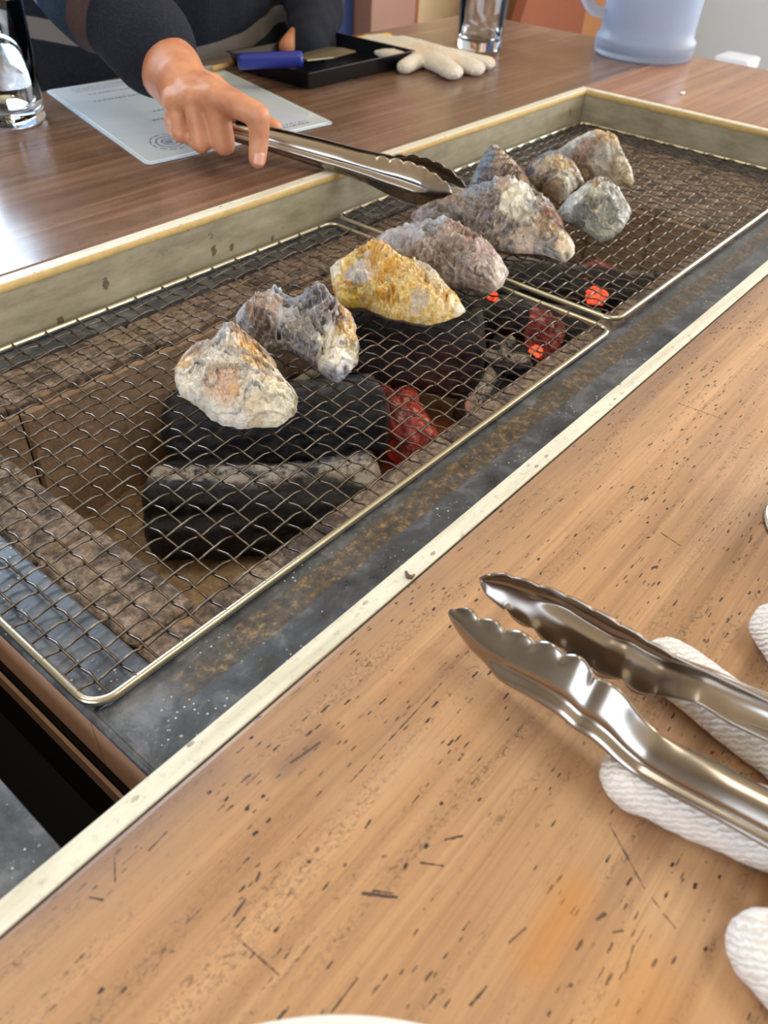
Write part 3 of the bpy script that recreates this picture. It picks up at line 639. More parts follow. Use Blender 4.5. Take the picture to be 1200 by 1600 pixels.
oyster('largest oyster, dark grey-brown with a white patch and a hollow tip', (640, 260), 4.286,
  [(0,330),(90,260),(200,250),(300,190),(400,165),(480,130),(620,110),(700,115),(830,160),(950,240),(1010,330),(1050,440),(1100,500),(1110,600),(1030,665),(980,610),(850,590),(700,585),(560,560),(450,490),(300,440),(100,420),(0,400)],
  22, .013, .010, (1030, 655), [(44,36,32),(108,92,84),(146,138,140),(78,62,52),(176,160,148)],
  [(740,360,120,(240,232,210),1),(640,220,80,(206,176,150),.7),(730,215,70,(230,222,208),.9),(460,180,120,(150,172,200),.6),(350,210,80,(166,180,200),.7),(830,360,50,(150,154,160),.8),(960,380,100,(150,84,50),.8),(960,420,50,(80,40,34),.9),(900,460,70,(212,166,120),.7),(1060,560,80,(224,198,162),.95),(1055,615,26,(96,84,70),1),(260,250,100,(156,122,104),.7),(800,470,110,(96,88,66),.6),(760,540,70,(224,200,176),.7),(60,360,80,(120,110,124),.7)],
  [(560,240,150,.005),(730,300,110,.004),(300,300,130,.003),(1050,560,70,.005),(1052,615,20,-.008),(900,330,60,-.003)], (1060, 600), 10, 0, 57, ((60,54,50),(150,138,122)), 1.25)
oyster('pointed dark blue-grey oyster standing up beside the held tongs', (720, 190), 4.138,
  [(45,420),(110,280),(150,200),(180,145),(220,150),(280,200),(350,260),(410,330),(440,380),(470,440),(400,480),(200,500),(50,460)],
  52, .012, .010, (200, 500), [(30,32,44),(86,90,106),(54,46,50),(150,148,154)],
  [(150,300,70,(150,176,208),.8),(90,400,60,(150,186,206),.8),(290,260,80,(206,178,142),.9),(240,330,50,(206,176,150),.8),(200,180,50,(190,184,180),.7),(160,370,50,(140,118,120),.7),(370,340,70,(196,160,126),.8),(330,380,60,(110,80,66),.7)],
  [(220,280,60,.006),(330,360,50,.004)], (200, 160), 9, 0, 61, None, 1.2)
oyster('small oyster with a round cream face, behind the largest one', (720, 190), 4.138,
  [(410,310),(480,240),(570,195),(650,215),(730,260),(780,340),(800,400),(720,450),(700,500),(630,525),(590,490),(490,440),(440,380)],
  46, .013, .012, (630, 515), [(90,74,62),(140,116,92),(176,150,120),(120,96,80)],
  [(540,250,90,(140,166,200),.8),(450,300,60,(60,84,130),.7),(620,340,80,(222,190,130),.8),(650,440,80,(230,222,200),1),(560,380,50,(120,100,110),.7),(520,330,50,(214,196,164),.7),(760,340,60,(150,118,86),.7),(590,470,50,(196,150,100),.7)],
  [(650,440,60,.006),(560,270,70,.005)], (650, 480), 8, 0, 71, None, 1.0)
oyster('white-topped tan oyster farthest back, nearest the end trim', (720, 190), 4.138,
  [(610,195),(700,130),(800,80),(880,65),(960,85),(1020,130),(1060,230),(1110,310),(1125,390),(1100,430),(1040,410),(1000,420),(920,380),(800,400),(720,290),(660,240)],
  46, .015, .012, (1100, 425), [(176,140,104),(206,184,150),(226,214,190),(186,160,130)],
  [(760,150,130,(214,220,222),.9),(850,110,90,(222,228,226),.8),(960,150,90,(222,172,96),.85),(850,290,110,(150,112,72),.85),(800,250,60,(176,140,128),.7),(960,300,90,(222,212,196),.9),(1040,340,80,(190,164,120),.8),(1060,240,60,(180,160,130),.7)],
  [(960,180,80,.009),(800,170,90,.003),(900,330,60,-.004)], (1000, 400), 8, 5, 83, None, 1.1)
oyster('whitish green oyster to the right of the others, alone on the far net', (720, 190), 4.138,
  [(620,580),(680,500),(800,420),(920,365),(980,400),(1020,430),(1080,530),(1110,590),(1050,700),(980,760),(900,785),(840,740),(700,650),(650,640)],
  38, .014, .012, (900, 780), [(140,138,124),(186,184,172),(214,214,204),(160,152,130)],
  [(850,470,130,(222,228,222),.85),(760,580,90,(228,230,226),.85),(860,490,35,(222,170,80),.7),(980,430,50,(160,150,70),.8),(860,610,70,(206,186,100),.6),(1000,600,130,(182,176,168),.8),(920,700,90,(140,136,116),.8),(780,650,60,(84,84,76),.8),(650,560,60,(206,214,220),.7)],
  [(860,500,90,.006),(760,590,60,.004),(980,560,60,-.002)], (960, 400), 8, 6, 97, ((70,68,62),(170,164,150)), 1.1)

# ================================================================ TONGS
def interp(P, s):
    P = np.array(P, float); d = np.r_[0, np.cumsum(np.linalg.norm(np.diff(P, axis=0), axis=1))]; d /= d[-1]
    return np.stack([np.interp(s, d, P[:, i]) for i in range(P.shape[1])], 1)
def arm(name, parent, top, bot, A, B, out, depth, dend, scal_t, scal_b=(), rib=True, N=220, flat=.5):
    """top / bot: outlines (pixels) of the arm, cut with the arm's own plane through A and B; out: outward direction"""
    A = np.array(A, float); B = np.array(B, float); n = np.cross(B-A, [0, 0, 1.0]); n /= np.linalg.norm(n)
    if np.dot(n, out) < 0: n = -n
    t3 = np.array([onplane(u, v, A, n) for u, v in top]); b3 = np.array([onplane(u, v, A, n) for u, v in bot])
    def smooth1(a):
        for _ in range(14): a = np.r_[a[:1], (a[:-2]+2*a[1:-1]+a[2:])/4, a[-1:]]
        return a
    ax = (B-A)/np.linalg.norm(B-A); s = np.linspace(0, 1, N)
    st = (t3-A) @ ax; sb = (b3-A) @ ax; s0 = min(st.min(), sb.min()); s1 = min(st.max(), sb.max())
    L = s1-s0; S_ = s0+L*s; T = np.stack([smooth1(np.interp(S_, st, t3[:, i])) for i in range(3)], 1); Bm = np.stack([smooth1(np.interp(S_, sb, b3[:, i])) for i in range(3)], 1); dT = np.zeros(N); dB = np.zeros(N)
    for a, b, k, amp in scal_t:       # scallops between arc positions a..b
        w = (S_-s0-a)/(b-a); m_ = (w > 0) & (w < 1); dT[m_] += amp*(np.abs(np.sin(np.pi*k*w[m_]))**.8-.6)
    for a, b, k, amp in scal_b:
        w = (S_-s0-a)/(b-a); m_ = (w > 0) & (w < 1); dB[m_] -= amp*(np.abs(np.sin(np.pi*k*w[m_]))**.8-.6)
    M = 30; v = []
    for i in range(N):
        h = s[i]*L; w = min(1, max(0, (h-.075)/.035)); w = w*w*(3-2*w); dp = depth*min(1, (h+.001)/.03)**.6*(1-w)+dend*w
        for j in range(M):
            t = j/(M-1); pr = (math.sin(math.pi*t)**(1.15*(1-w)+flat*w))*dp
            if rib and .018 < h: 
                g = min(1, (h-.018)/.016); g = g*g*(3-2*g); pr += g*(1-.35*w)*.0030*math.exp(-((t-.42)/.075)**2)-g*.0010*math.exp(-((t-.56)/.05)**2)
            v.append(Bm[i]+(T[i]-Bm[i])*t+n*pr+np.array([0, 0, dT[i]*max(0, (t-.86)/.14)+dB[i]*max(0, (.14-t)/.14)]))
    f = [(i*M+j, (i+1)*M+j, (i+1)*M+j+1, i*M+j+1) for i in range(N-1) for j in range(M-1)]
    o = obj(name, v, f, M_inox, parent); m_ = o.modifiers.new('sheet', 'SOLIDIFY'); m_.thickness = .0009; m_.offset = 0
    return o
A1 = at(735, 1005, .010); B1 = at(1200, 1300, .020)
tg = thing('tongs', 'stainless steel tongs with scalloped heads resting on the white glove in front', 'tongs', (A1[0], A1[1], 0))
def ext(p, q, k): return (q[0]+(q[0]-p[0])*k, q[1]+(q[1]-p[1])*k)
top1 = [(704,953),(712,948),(728,950),(745,956),(760,972),(775,978),(800,985),(830,1003),(860,1010),(890,1022),(915,1035),(925,1050),(933,1063),(955,1068),(975,1083),(992,1108),(1015,1135),(1050,1158),(1090,1178),(1150,1207),(1200,1232)]
bot1 = [(704,958),(710,975),(725,998),(745,1022),(775,1048),(810,1072),(850,1096),(900,1130),(950,1163),(1000,1196),(1070,1232),(1140,1268),(1200,1302)]
top1.append(ext(top1[-3], top1[-1], 1.1)); bot1.append(ext(bot1[-3], bot1[-1], .9))
# the scallops of the outline itself are drawn by the arcs below
top1 = [(704,953),(712,949),(730,953),(760,968),(800,985),(840,1000),(880,1016),(915,1034),(933,1060),(955,1066),(978,1086),(1000,1118),(1030,1146),(1070,1168),(1120,1192),(1200,1232),top1[-1]]
o_near = -np.array([ray(900, 1100)[0], ray(900, 1100)[1], 0])
arm('tong_arm', tg, top1, bot1, A1, B1, o_near, .0075, .0085, [(.002, .060, 5, .0030)])
A2 = at(784, 962, .014); B2 = at(1200, 1160, .022)
top2 = [(749,905),(760,897),(790,897),(830,910),(879,927),(931,953),(983,983),(1027,1009),(1057,1027),(1113,1053),(1200,1096)]
bot2 = [(749,910),(756,927),(775,943),(810,970),(850,998),(890,1028),(931,1054),(962,1060),(985,1076),(1015,1088),(1048,1091),(1092,1100),(1135,1129),(1200,1159)]
top2.append(ext(top2[-3], top2[-1], 1.1)); bot2.append(ext(bot2[-3], bot2[-1], 1.1))
arm('tong_arm', tg, top2, bot2, A2, B2, -o_near, .0075, .0085, [(.004, .075, 7, .0010)], [(.012, .072, 5, .0026)])
# held tongs
A3 = at(410, 212, .024); B3 = at(690, 300, -.008)
th = thing('tongs', 'stainless steel tongs held in the hand and reaching over the net', 'tongs', (A3[0], A3[1], 0))
top3 = [(362,190),(425,203),(500,222),(560,238),(600,246),(628,250),(655,258),(680,272),(700,287),(706,300)]
bot3 = [(362,219),(425,237),(500,262),(550,277),(575,287),(605,303),(640,317),(676,322),(697,314),(706,304)]
o3 = -np.array([ray(600, 280)[0], ray(600, 280)[1], 0])
arm('tong_arm', th, top3[::-1], bot3[::-1], B3, A3, o3, .008, .008, [(.0, .075, 6, .0024)])
A4 = at(412, 206, .030)+np.array([.008, .004, 0]); B4 = at(722, 285, -.006)
top4 = [(364,186),(425,199),(500,216),(560,232),(612,243),(645,241),(675,249),(700,262),(718,278),(728,292)]
bot4 = [(364,208),(425,222),(500,242),(560,258),(612,275),(645,295),(675,305),(700,308),(718,304),(728,297)]
arm('tong_arm', th, top4[::-1], bot4[::-1], B4, A4, -o3, .008, .006, [(.0, .075, 6, .0022)])

# ================================================================ ORGANIC BODIES (voxel-joined chains)
def caps_vf(a, b, ra, rb, n=20, flat=None):
    a = np.array(a, float); b = np.array(b, float); d = b-a; L = np.linalg.norm(d)
    ax = d/L if L > 1e-9 else np.array([0, 0, 1.0]); v = []; f = []
    u = np.cross(ax, [0, 0, 1.0]); u = u/np.linalg.norm(u) if np.linalg.norm(u) > .05 else np.array([1.0, 0, 0]); w = np.cross(ax, u)
    rings = [(-math.cos(math.pi/2*k/5), math.sin(math.pi/2*k/5), 0) for k in range(0, 6)]+[(math.sin(math.pi/2*k/5), math.cos(math.pi/2*k/5), 1) for k in range(0, 6)]
    for (h, r_, e) in rings:
        R_ = rb if e else ra; c = (b if e else a)+ax*h*R_; r_ = max(r_, .02)
        for k in range(n):
            t = 2*math.pi*k/n; o = (math.cos(t)*u+math.sin(t)*w)*r_*R_
            if flat: o = o*np.array([1, 1, flat])
            v.append(c+o)
    m = len(rings)
    for i in range(m-1):
        for k in range(n): f.append((i*n+k, i*n+(k+1) % n, (i+1)*n+(k+1) % n, (i+1)*n+k))
    f += [tuple(range(n))[::-1], tuple((m-1)*n+k for k in range(n))]
    return v, f
def blob(name, caps, voxel, m, parent=None, smooth=6, flat=None):
    V = []; F = []
    for c in caps:
        v, f = caps_vf(*c[:4], flat=(c[4] if len(c) > 4 else flat)); F += [tuple(i+len(V) for i in q) for q in f]; V += list(v)
    o = obj('tmp', V, F, m); r = o.modifiers.new('r', 'REMESH'); r.mode = 'VOXEL'; r.voxel_size = voxel; r.use_smooth_shade = True
    if smooth: s = o.modifiers.new('s', 'SMOOTH'); s.iterations = smooth; s.factor = .6
    dg = bpy.context.evaluated_depsgraph_get(); me = D.meshes.new_from_object(o.evaluated_get(dg)); old = o.data; D.objects.remove(o); D.meshes.remove(old)
    me.name = name; me.materials.clear(); me.materials.append(m); me.polygons.foreach_set('use_smooth', [True]*len(me.polygons)); return link(name, me, parent)
def pts(me):
    a = np.zeros(len(me.vertices)*3); me.vertices.foreach_get('co', a); return a.reshape(-1, 3)
# person behind the far slab
per = thing('person', 'person in a navy striped sweater leaning over the far side, holding tongs in one hand', 'person', (.80, 1.02, FZ))
WR = at(268, 112, .060); EL = np.array([.535, .955, .190]); SHR = np.array([.62, 1.07, .42]); SHL = np.array([1.02, 1.07, .40])
def h(u, v, z): return at(u, v, z)
mcp = [h(275,160,.052), h(302,152,.060), h(336,152,.063), h(372,165,.060)]
pip = [h(284,208,.030), h(314,223,.027), h(350,225,.027), h(404,180,.055)]
back = np.array([.012, .024, -.004])
caps = [(EL, WR, .040, .028), (WR, (WR+mcp[1])/2, .029, .024), (WR, h(268,140,.048), .026, .017), (h(268,140,.048), mcp[0], .017, .011)]
for k in range(4): caps.append((WR+(mcp[k]-WR)*.25+np.array([0, 0, -.004]), mcp[k], .017, (.0105, .0112, .0115, .0110)[k]))
caps += [(mcp[0], mcp[1], .0095, .010), (mcp[1], mcp[2], .010, .0105), (mcp[2], mcp[3], .0105, .010)]
for k in range(3):
    caps += [(mcp[k], pip[k], (.0088, .0096, .0102)[k], (.0080, .0090, .0098)[k]), (pip[k], pip[k]+back, .0088, .0082), (pip[k]+back, pip[k]+back*1.6+np.array([0, 0, .006]), .0082, .0075)]
dip = h(405, 214, .038); tip = h(402, 249, .0215)
caps += [(mcp[3], pip[3], .0108, .0098), (pip[3], dip, .0096, .0086), (dip, tip, .0086, .0076)]
caps += [(WR+np.array([.01, -.04, -.01]), h(385, 184, .034), .016, .012), (h(385, 184, .034), h(428, 200, .028), .011, .008)]
caps += [(SHR, EL, .055, .042), (SHR, SHL, .07, .07), ((.81, 1.09, .40), (.81, 1.09, -.10), .09, .09, 1), ((.81, 1.06, .42), (.79, 1.02, .56), .058, .055),
         ((.79, 1.00, .60), (.79, .985, .68), .072, .085), ((.79, .93, .595), (.79, .95, .60), .04, .04), ((.79, .885, .64), (.79, .905, .665), .011, .009),
         ((.715, 1.0, .64), (.715, 1.01, .66), .012, .014), ((.865, 1.0, .64), (.865, 1.01, .66), .012, .014)]
EL2 = np.array([1.12, 1.06, .10]); WR2 = h(484, 52, .024)
caps += [(SHL, EL2, .055, .042), (EL2, WR2, .040, .026), (WR2, h(452, 74, .016), .022, .014)]
for k in range(4): caps.append((h(462+4*k, 72+k, .016), h(436+9*k, 78+2*k, .010), .009, .0075))
hi = [c for c in caps]
body = blob('body', hi, .0021, M_skin, per, 4)
# finer hand: separate dense voxel pass would split the body, so the body keeps one surface
nl = thing
def nailpatch(p, d, up, w, l, parent):
    v = []; f = []; d = d/np.linalg.norm(d); up = up-np.dot(up, d)*d; up /= np.linalg.norm(up); sd = np.cross(d, up)
    for i in range(7):
        for j in range(7):
            a = (i/6-.5)*2; b = (j/6-.5)*2; rr = math.sqrt(max(0, 1-.25*a**4)); v.append(p+d*l/2*a+sd*w/2*b*rr+up*(.0012*(1-b*b)))
    for i in range(6):
        for j in range(6): f.append((i*7+j, (i+1)*7+j, (i+1)*7+j+1, i*7+j+1))
    o = obj('fingernail', v, f, M_nail, parent); m_ = o.modifiers.new('t', 'SOLIDIFY'); m_.thickness = .0006; return o
dn = tip-dip; tcam = CC-tip
nailpatch(tip+np.array([-.3, -.55, .25])*.0088, dn, np.array([-.5, -.8, .2]), .0088, .010, per)
# sweater
WS = WR+(EL-WR)*.10; torso = [((.81, 1.09, .36), (.81, 1.08, -.12), .175, .165, 1)]
for dx in (-.10, -.05, .05, .10): torso.append(((.81+dx, 1.10, .36), (.81+dx*1.1, 1.08, -.14), .15, .15, 1))
sw = [(WS, WS+(EL-WS)*.22, .040, .045), (WS+(EL-WS)*.2, WS+(EL-WS)*.30, .048, .054), (WS+(EL-WS)*.28, EL, .054, .058), (EL, SHR, .058, .078), (SHR, SHL, .085, .085),
      (SHL, EL2, .080, .056), (EL2, WR2+(EL2-WR2)*.2, .052, .041), (WR2+(EL2-WR2)*.22, WR2-(EL2-WR2)*.13, .038, .028), ((.81, 1.06, .44), (.80, 1.04, .47), .070, .066)]+torso
swo = blob('sweater', sw, .0065, M_sweater, per, 3); P = pts(swo.data)
# soft folds
nrm = np.zeros(len(P)*3); swo.data.vertices.foreach_get('normal', nrm); nrm = nrm.reshape(-1, 3)
P = P+nrm*(.006*fbm(P*np.array([14, 14, 9]), 3, 3)+.0025*fbm(P*45, 5, 2))[:, None]; P[:, 1] = np.where((P[:, 1] < .912) & (P[:, 2] < .001), .912, P[:, 1])
swo.data.vertices.foreach_set('co', P.ravel()); swo.data.update()
ax = EL-WS; LA = np.linalg.norm(ax); ax = ax/LA; sl = (P-WS) @ ax; rad = np.linalg.norm((P-WS)-np.outer(sl, ax), axis=1)
isl = (rad < .085) & (sl < LA+.02) & (P[:, 1] < .95)
band_s = np.clip(sl, -.05, .30)+.05
zz = P[:, 2]-np.interp(P[:, 0], [.50, .62, .74, .82, .90, 1.0], [.045, .025, -.006, .008, .030, .05]); band_t = .70+np.clip(zz, -.06, .06)
ax2 = EL2-WR2; L2 = np.linalg.norm(ax2); ax2 = ax2/L2; s2 = (P-WR2) @ ax2; r2 = np.linalg.norm((P-WR2)-np.outer(s2, ax2), axis=1); is2 = (r2 < .062) & (s2 < L2) & (P[:, 1] < .90)
band = np.where(isl, band_s, np.where(is2, .40+np.clip(s2, 0, .2)*.5, band_t))
A = swo.data.attributes.new('band', 'FLOAT', 'POINT'); A.data.foreach_set('value', band.astype(np.float32))
blob('hair', [((.79, 1.02, .68), (.79, 1.0, .71), .088, .084), ((.79, 1.045, .62), (.79, 1.05, .66), .07, .08)], .006, M_hair, per, 3)
blob('trousers', [((.81, 1.09, -.13), (.81, 1.09, -.18), .15, .15), ((.72, 1.10, -.2), (.71, 1.10, -.45), .09, .065), ((.90, 1.10, -.2), (.91, 1.10, -.45), .09, .065), ((.71, 1.10, -.45), (.71, 1.10, -.64), .065, .055), ((.91, 1.10, -.45), (.91, 1.10, -.64), .065, .055)], .012, M_black, per, 3)
for x in (.71, .91): blob('shoe', [((x, 1.10, FZ+.045), (x, .97, FZ+.036), .045, .036)], .008, M_tray, per, 2)

# ---------------------------------------------------------------- gloves
def glove(name, label, caps, m, cuff=None, group='white work gloves'):
    c = np.mean([np.array(q[0]) for q in caps], 0); t = thing(name, label, 'glove', (c[0], c[1], 0), group)
    o = blob('knit_body', caps, .0019, m, t, 4); P = pts(o.data); nn = np.zeros(len(P)*3); o.data.vertices.foreach_get('normal', nn); nn = nn.reshape(-1, 3)
    P = P+nn*(.0011*fbm(P*90, 2, 3)+.00035*fbm(P*500, 2, 2))[:, None]; P[:, 2] = np.maximum(P[:, 2], .0003); o.data.vertices.foreach_set('co', P.ravel())
    if cuff: blob('cuff', cuff, .0022, M_yellow, t, 3)
    return t
def g(u, v, z): return at(u, v, z)
pal = g(1420, 1300, .012)
glove('work_glove', 'white knitted work glove lying under the near tongs', [
  (g(1046, 1040, .0085), g(1215, 1165, .0085), .0118, .0128, .75), (g(1215, 1165, .0085), pal, .0125, .02, .75),
  (g(996, 1215, .0085), g(1215, 1300, .0090), .0125, .0140, .75), (g(1215, 1300, .0090), pal+np.array([-.015, -.02, 0]), .0135, .02, .75),
  (g(1222, 985, .009), g(1300, 1100, .009), .0125, .013, .75), (g(1300, 1100, .009), pal+np.array([.02, .0, 0]), .013, .02, .75),
  (pal+np.array([-.02, -.01, 0]), pal+np.array([.02, -.04, 0]), .024, .024, .6)], M_glove)
p2 = g(1420, 1640, .012)
glove('work_glove', 'white knitted glove with only one fingertip in view at the lower right edge', [
  (g(1208, 1490, .009), p2, .0125, .018, .75), (g(1280, 1430, .009), p2+np.array([.01, .01, 0]), .0125, .018, .75), (p2, p2+np.array([.0, -.05, 0]), .028, .028, .5)], M_glove)
glove('work_glove', 'white glove with a yellow cuff lying on the far slab beside the black tray', [
  (at(625, 76, .008), at(690, 92, .010), .040, .034, .36), (at(590, 71, .007), at(640, 85, .009), .040, .040, .30),
  (at(680, 96, .010), at(707, 112, .009), .017, .0145, .62), (at(695, 92, .010), at(742, 106, .009), .017, .014, .62),
  (at(700, 88, .011), at(760, 98, .009), .016, .013, .62), (at(655, 92, .008), at(634, 104, .008), .014, .012, .7)], M_glove_far,
  [(at(549, 67, .009), at(575, 64, .010), .0085, .0095, .8), (at(575, 64, .010), at(606, 59, .009), .0095, .008, .8)])

# ---------------------------------------------------------------- tableware
def tumbler(label, c, r0, r1, h_, water=0, base=.012):
    t = thing('drinking_glass', label, 'glass', c); k = lambda z: r0+(r1-r0)*z/h_
    lathe('glass_body', [(.0001, 0), (r0-.003, 0), (r0, .002), (k(.01), .01), (k(h_-.001), h_-.001), (k(h_)-.0008, h_), (k(h_)-.0017, h_-.001), (k(.02)-.0022, .02), (k(base)-.006, base), (.0001, base-.001)], c, M_glass, t)
    if water: lathe('water', [(.0001, base+.0004), (k(base)-.0068, base+.0012), (k(.02)-.0027, .0205), (k(water)-.0024, water), (.0001, water)], c, M_water, t)
    return t
rd = np.array([.643, -.766, 0]); fd = np.array([.766, .643, 0])
cl = at(73, 190, 0)-rd*.036+fd*.0; cl[2] = .0002
tumbler('clear straight drinking glass with a thick base at the left edge beside the menu', cl, .034, .036, .105, .05)
cr = at(748, 76, 0); cr[2] = .0002
tumbler('small clear drinking glass standing behind the far white glove', cr, .031, .036, .10)
c3 = at(1192, 838, 0)+rd*.034; c3[2] = .0002
tumbler('clear glass barely in view at the right edge on the near slab', c3, .033, .037, .10, .04)
jc = at(1003, 86, 0); jc[2] = .0002; jg = thing('water_jug', 'frosted plastic water jug with a handle on the end corner of the table', 'jug', jc)
lathe('jug_body', [(.0001, 0), (.066, 0), (.071, .003), (.072, .020), (.0715, .024), (.067, .027), (.0665, .04), (.068, .12), (.071, .21), (.0685, .21), (.0655, .12), (.064, .04), (.063, .008), (.0001, .008)], jc, M_frost, jg, 96)
lathe('jug_lid', [(.0001, .216), (.069, .216), (.073, .212), (.073, .204), (.0715, .204)], jc, M_frost, jg, 96)
hp = []
for k in range(25):
    a = math.pi*k/24; hp.append(jc-rd*(.064+.045*math.sin(a)**.7)+np.array([0, 0, .118-.068*math.cos(a)]))
tube('handle', hp, .0075, M_frost, jg, 12)
pr = np.array([.766, .643, 0]); pc = at(540, 1588, .022)-pr*.098; pc[2] = .0002
M_plate = plain('glazed_plate', srgb(240, 238, 226), .15, bs=4, var=.02)
pl = thing('plate', 'white glazed plate whose rim just shows at the bottom edge', 'plate', pc)
lathe('plate_body', [(.0001, .003), (.045, .003), (.048, 0), (.052, 0), (.054, .004), (.080, .013), (.0975, .021), (.0982, .0224), (.0965, .0228), (.078, .0155), (.052, .007), (.0001, .006)], pc, M_plate, pl, 128)

# ---------------------------------------------------------------- menu sheet, tray, knife
M_paper = NM('laminated_paper', .18); 
def paper():
    m = M_paper; co = m.coord(); n = m.noise(co, 12, 3)
    m.col(m.mix(n, srgb(226, 238, 248), srgb(238, 246, 252))); m.b.inputs['Coat Weight'].default_value = 1.0; m.b.inputs['Coat Roughness'].default_value = .06; m.bump(m.noise(co, 9, 2), .5, .004); return m.m
MP = paper(); M_ink = plain('blue_grey_ink', srgb(92, 118, 150), .4, bs=8)
p00 = at(230, 260, 0); p10 = at(523, 194, 0); p01 = at(70, 143, 0); 
mn = thing('menu_sheet', 'laminated menu sheet with lines of print and a round emblem under the hand', 'menu', (p00[0], p00[1], 0))
ex = (p10-p00); ey = (p01-p00); ey2 = ey*1.0
def mp(a, b, z=.0012): q = p00+ex*a+ey2*b; return np.array([q[0], q[1], z])
def rounded(a0, b0, a1, b1, ra, rb, z):
    o = []
    for (ca, cb, s0) in ((a1-ra, b1-rb, 0), (a0+ra, b1-rb, 90), (a0+ra, b0+rb, 180), (a1-ra, b0+rb, 270)):
        for k in range(7):
            t = math.radians(s0+15*k); o.append(mp(ca+ra*math.cos(t), cb+rb*math.sin(t), z))
    return o
def sheet(name, loop, th_, m, parent):
    n = len(loop); v = list(loop)+[q+np.array([0, 0, th_]) for q in loop]; f = [tuple(range(n, 2*n)), tuple(range(n))[::-1]]+[(i, (i+1) % n, n+(i+1) % n, n+i) for i in range(n)]
    return obj(name, v, f, m, parent, smooth=False)
sheet('laminate', rounded(0, 0, 1, 1.0, .03, .03, .0006), .0004, plain('laminate_film', srgb(216, 232, 244), .1, bs=4, var=.03), mn)
sheet('sheet', rounded(.02, .02, .98, .98, .02, .02, .0011), .0004, MP, mn)
random.seed(5)
for b, a0, a1, th_ in [(.95, .12, .62, .010), (.925, .12, .60, .008), (.90, .12, .62, .008), (.84, .16, .66, .012), (.74, .14, .62, .014), (.50, .32, .52, .014), (.40, .26, .62, .014), (.30, .60, .8, .010), (.055, .55, .90, .012), (.08, .62, .9, .008)]:
    a = a0; V = []; F = []
    while a < a1:
        w = random.uniform(.008, .022); s = len(V); V += [mp(a, b, .00155), mp(a+w, b, .00155), mp(a+w, b+th_, .00155), mp(a, b+th_*random.uniform(.7, 1), .00155)]; F.append((s, s+1, s+2, s+3)); a += w+random.uniform(.004, .014)
    o = obj('text_line', V, F, M_ink, mn, False); o['label'] = 'line of small blue-grey print'
V = []; F = []
for rr in (.085, .060, .036):
    for k in range(48):
        t0, t1 = 2*math.pi*k/48, 2*math.pi*(k+1)/48
        if rr == .085 and k % 4 == 3: continue
        s = len(V)
        for (q, t) in ((rr, t0), (rr, t1), (rr-.007, t1), (rr-.007, t0)): V.append(mp(.20+q*1.0*math.cos(t), .16+q*math.sin(t), .00156))
        F.append((s, s+1, s+2, s+3))
for k in range(6):
    s = len(V); t = k; 
    for (du, dv) in ((-.02+.006*k, -.018), (-.016+.006*k, -.018), (-.016+.006*k, .016), (-.02+.006*k, .018)): V.append(mp(.20+du, .16+dv, .00156))
    F.append((s, s+1, s+2, s+3))
obj('emblem', V, F, M_ink, mn, False)['label'] = 'round printed emblem near the corner'
# tray
t0 = at(482, 140, .0); t1 = at(628, 106, .0); t3 = at(366, 112, .0)
tr_ = thing('tray', 'shallow black rectangular tray on the far slab', 'tray', (t0[0], t0[1], 0))
def tpt(a, b, z, off=0.0):
    e_1 = (t1-t0); l1 = np.linalg.norm(e_1); e_2 = (t3-t0); e_2 = e_2-e_1*np.dot(e_1, e_2)/l1**2; l2 = np.linalg.norm(e_2); q = t0+e_1/l1*(a*l1+off*(2*a-1))+e_2/l2*(b*l2+off*(2*b-1)); return np.array([q[0], q[1], z])
loops = [(.0006, 0.0), (.002, .003), (.019, .009), (.020, .012), (.0208, .012), (.0205, .009), (.0035, -.001), (.003, -.004)]
V = []; F = []
for z_, off in loops:
    cor = [(0, 0), (1, 0), (1, 1), (0, 1)]
    for a, b in cor: V.append(tpt(a, b, z_, off))
for i in range(len(loops)-1):
    for k in range(4): F.append((i*4+k, i*4+(k+1) % 4, (i+1)*4+(k+1) % 4, (i+1)*4+k))
F += [(3, 2, 1, 0), tuple((len(loops)-1)*4+k for k in range(4))]
o = obj('tray_body', V, F, M_tray, tr_, False); b_ = o.modifiers.new('b', 'BEVEL'); b_.width = .0015; b_.segments = 2
# knife lying over the tray
k0 = at(372, 96, .030); k1 = at(472, 92, .032); k2 = at(528, 78, .026)
kn = thing('shucking_knife', 'flat-bladed knife with a thick blue handle lying across the black tray', 'knife', (k0[0], k0[1], .02))
N = 20; path = [k0+(k1-k0)*i/N for i in range(N+1)]; rr = [.0085 if 0 < i < N else .0076 for i in range(N+1)]
tube('handle', path, rr, M_blue, kn, 20)
d = (k2-k1); d = d/np.linalg.norm(d); sdv = np.cross(d, [0, 0, 1.0]); sdv /= np.linalg.norm(sdv); V = []
Lb = np.linalg.norm(k2-k1)+.012
for i in range(11):
    w = .007+.012*min(1, i/4); c = k1+d*Lb*i/10
    for s_, zz_ in ((-1, .006), (0, .0075), (1, .006), (1, .0045), (-1, .0045)): V.append(c+sdv*w*s_+np.array([0, 0, zz_-.006]))
F = [(i*5+k, i*5+(k+1) % 5, (i+1)*5+(k+1) % 5, (i+1)*5+k) for i in range(10) for k in range(5)]+[(4, 3, 2, 1, 0), (50, 51, 52, 53, 54)]
obj('blade', V, F, M_blade, kn, False)
s0 = at(338, 106, .005); s1 = at(368, 100, .005)
sk = tube('wooden_stick', [s0-(s1-s0)*.2, s0, s1], .0032, M_skewer, None, 10); tag(sk, 'pale wooden stick end between the hand and the black tray', 'stick')

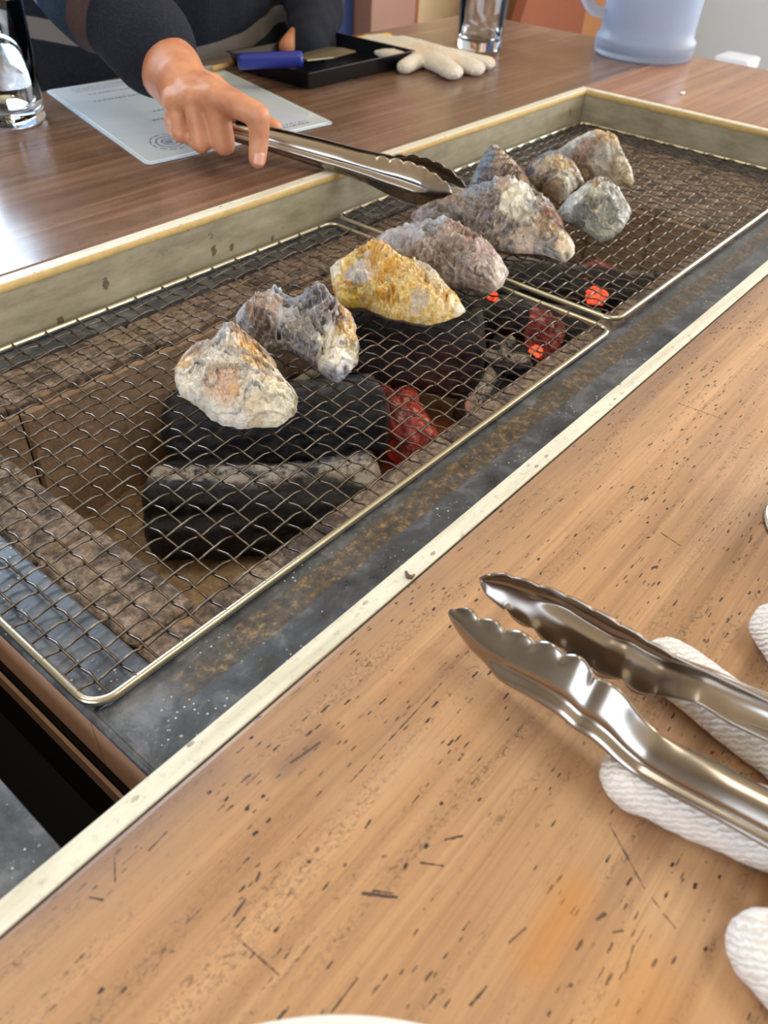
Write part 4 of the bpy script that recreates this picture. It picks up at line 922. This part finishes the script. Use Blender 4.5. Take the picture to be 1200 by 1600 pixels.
# ---------------------------------------------------------------- things beyond the table
cb = thing('cabinet', 'low orange wooden cabinet with a horizontal groove behind the far glass', 'cabinet', (3.4, 1.9, FZ))
box('carcass', (2.95, 1.79, FZ), (4.0, 2.04, .55), M_cabf, cb, .004)
for z0_, z1_ in ((-.70, -.42), (-.405, -.20), (-.185, .25)): box('door_panel', (2.98, 1.762, z0_), (3.92, 1.779, z1_), M_cab, cb, .004)
box('side_post', (3.93, 1.70, FZ), (4.02, 1.779, .55), M_post, cb, .004)
bn = thing('bench', 'orange-brown panelled bench with a slanted end behind the far glove', 'bench', (2.9, 1.8, FZ))
V = [(2.62, 1.70, FZ), (3.3, 1.70, FZ), (3.3, 1.70, .1), (2.98, 1.70, .1)]; V += [(x, y_+.04, z_) for x, y_, z_ in V]
obj('end_panel', V, [(0, 1, 2, 3), (7, 6, 5, 4), (0, 4, 5, 1), (1, 5, 6, 2), (2, 6, 7, 3), (3, 7, 4, 0)], M_rust, bn, False)
wb = thing('stool', 'pale white stool beyond the end of the table by the white wall', 'stool', (2.6, .83, FZ))
sp_ = at(1152, 92, -.30)
box('seat', (sp_[0]-.06, sp_[1]-.06, -.33), (sp_[0]+.06, sp_[1]+.06, -.29), plain('white_seat', srgb(226, 230, 240), .4, bs=5, var=.03), wb, .012)
for a_, b_q in ((-1, -1), (1, -1), (1, 1), (-1, 1)): box('leg', (sp_[0]+a_*.045-.007, sp_[1]+b_q*.045-.007, FZ), (sp_[0]+a_*.045+.007, sp_[1]+b_q*.045+.007, -.33), M_wallr, wb)

def crumb(nm, c, r, m, label, sc):
    bm = bmesh.new(); bmesh.ops.create_icosphere(bm, subdivisions=2, radius=1)
    for w in bm.verts:
        q = np.array([list(w.co)]); k = 1+.4*float(fbm(q*1.7, 31, 3)[0]); w.co = Vector((w.co.x*k*sc[0]*r+c[0], w.co.y*k*sc[1]*r+c[1], max(0.0002, w.co.z*k*sc[2]*r+c[2]+r*sc[2]*.8)))
    me = D.meshes.new(nm); bm.to_mesh(me); bm.free(); me.materials.append(m); tag(link(nm, me), label, 'crumb')
crumb('shell_chip', at(1066, 147, 0), .0035, plain('chip_white', srgb(250, 250, 250), .2), 'tiny white shell chip lying on the end slab in front of the jug', (1.3, .8, .5))
pth = [at(u, v, .0012) for u, v in ((634, 893), (637, 900), (643, 902), (648, 898))]
tag(tube('dried_sliver', pth, [.0006, .0011, .001, .0004], plain('sliver_brown', srgb(110, 78, 58), .6), None, 8), 'small curled brown sliver lying on the near pale trim', 'crumb')
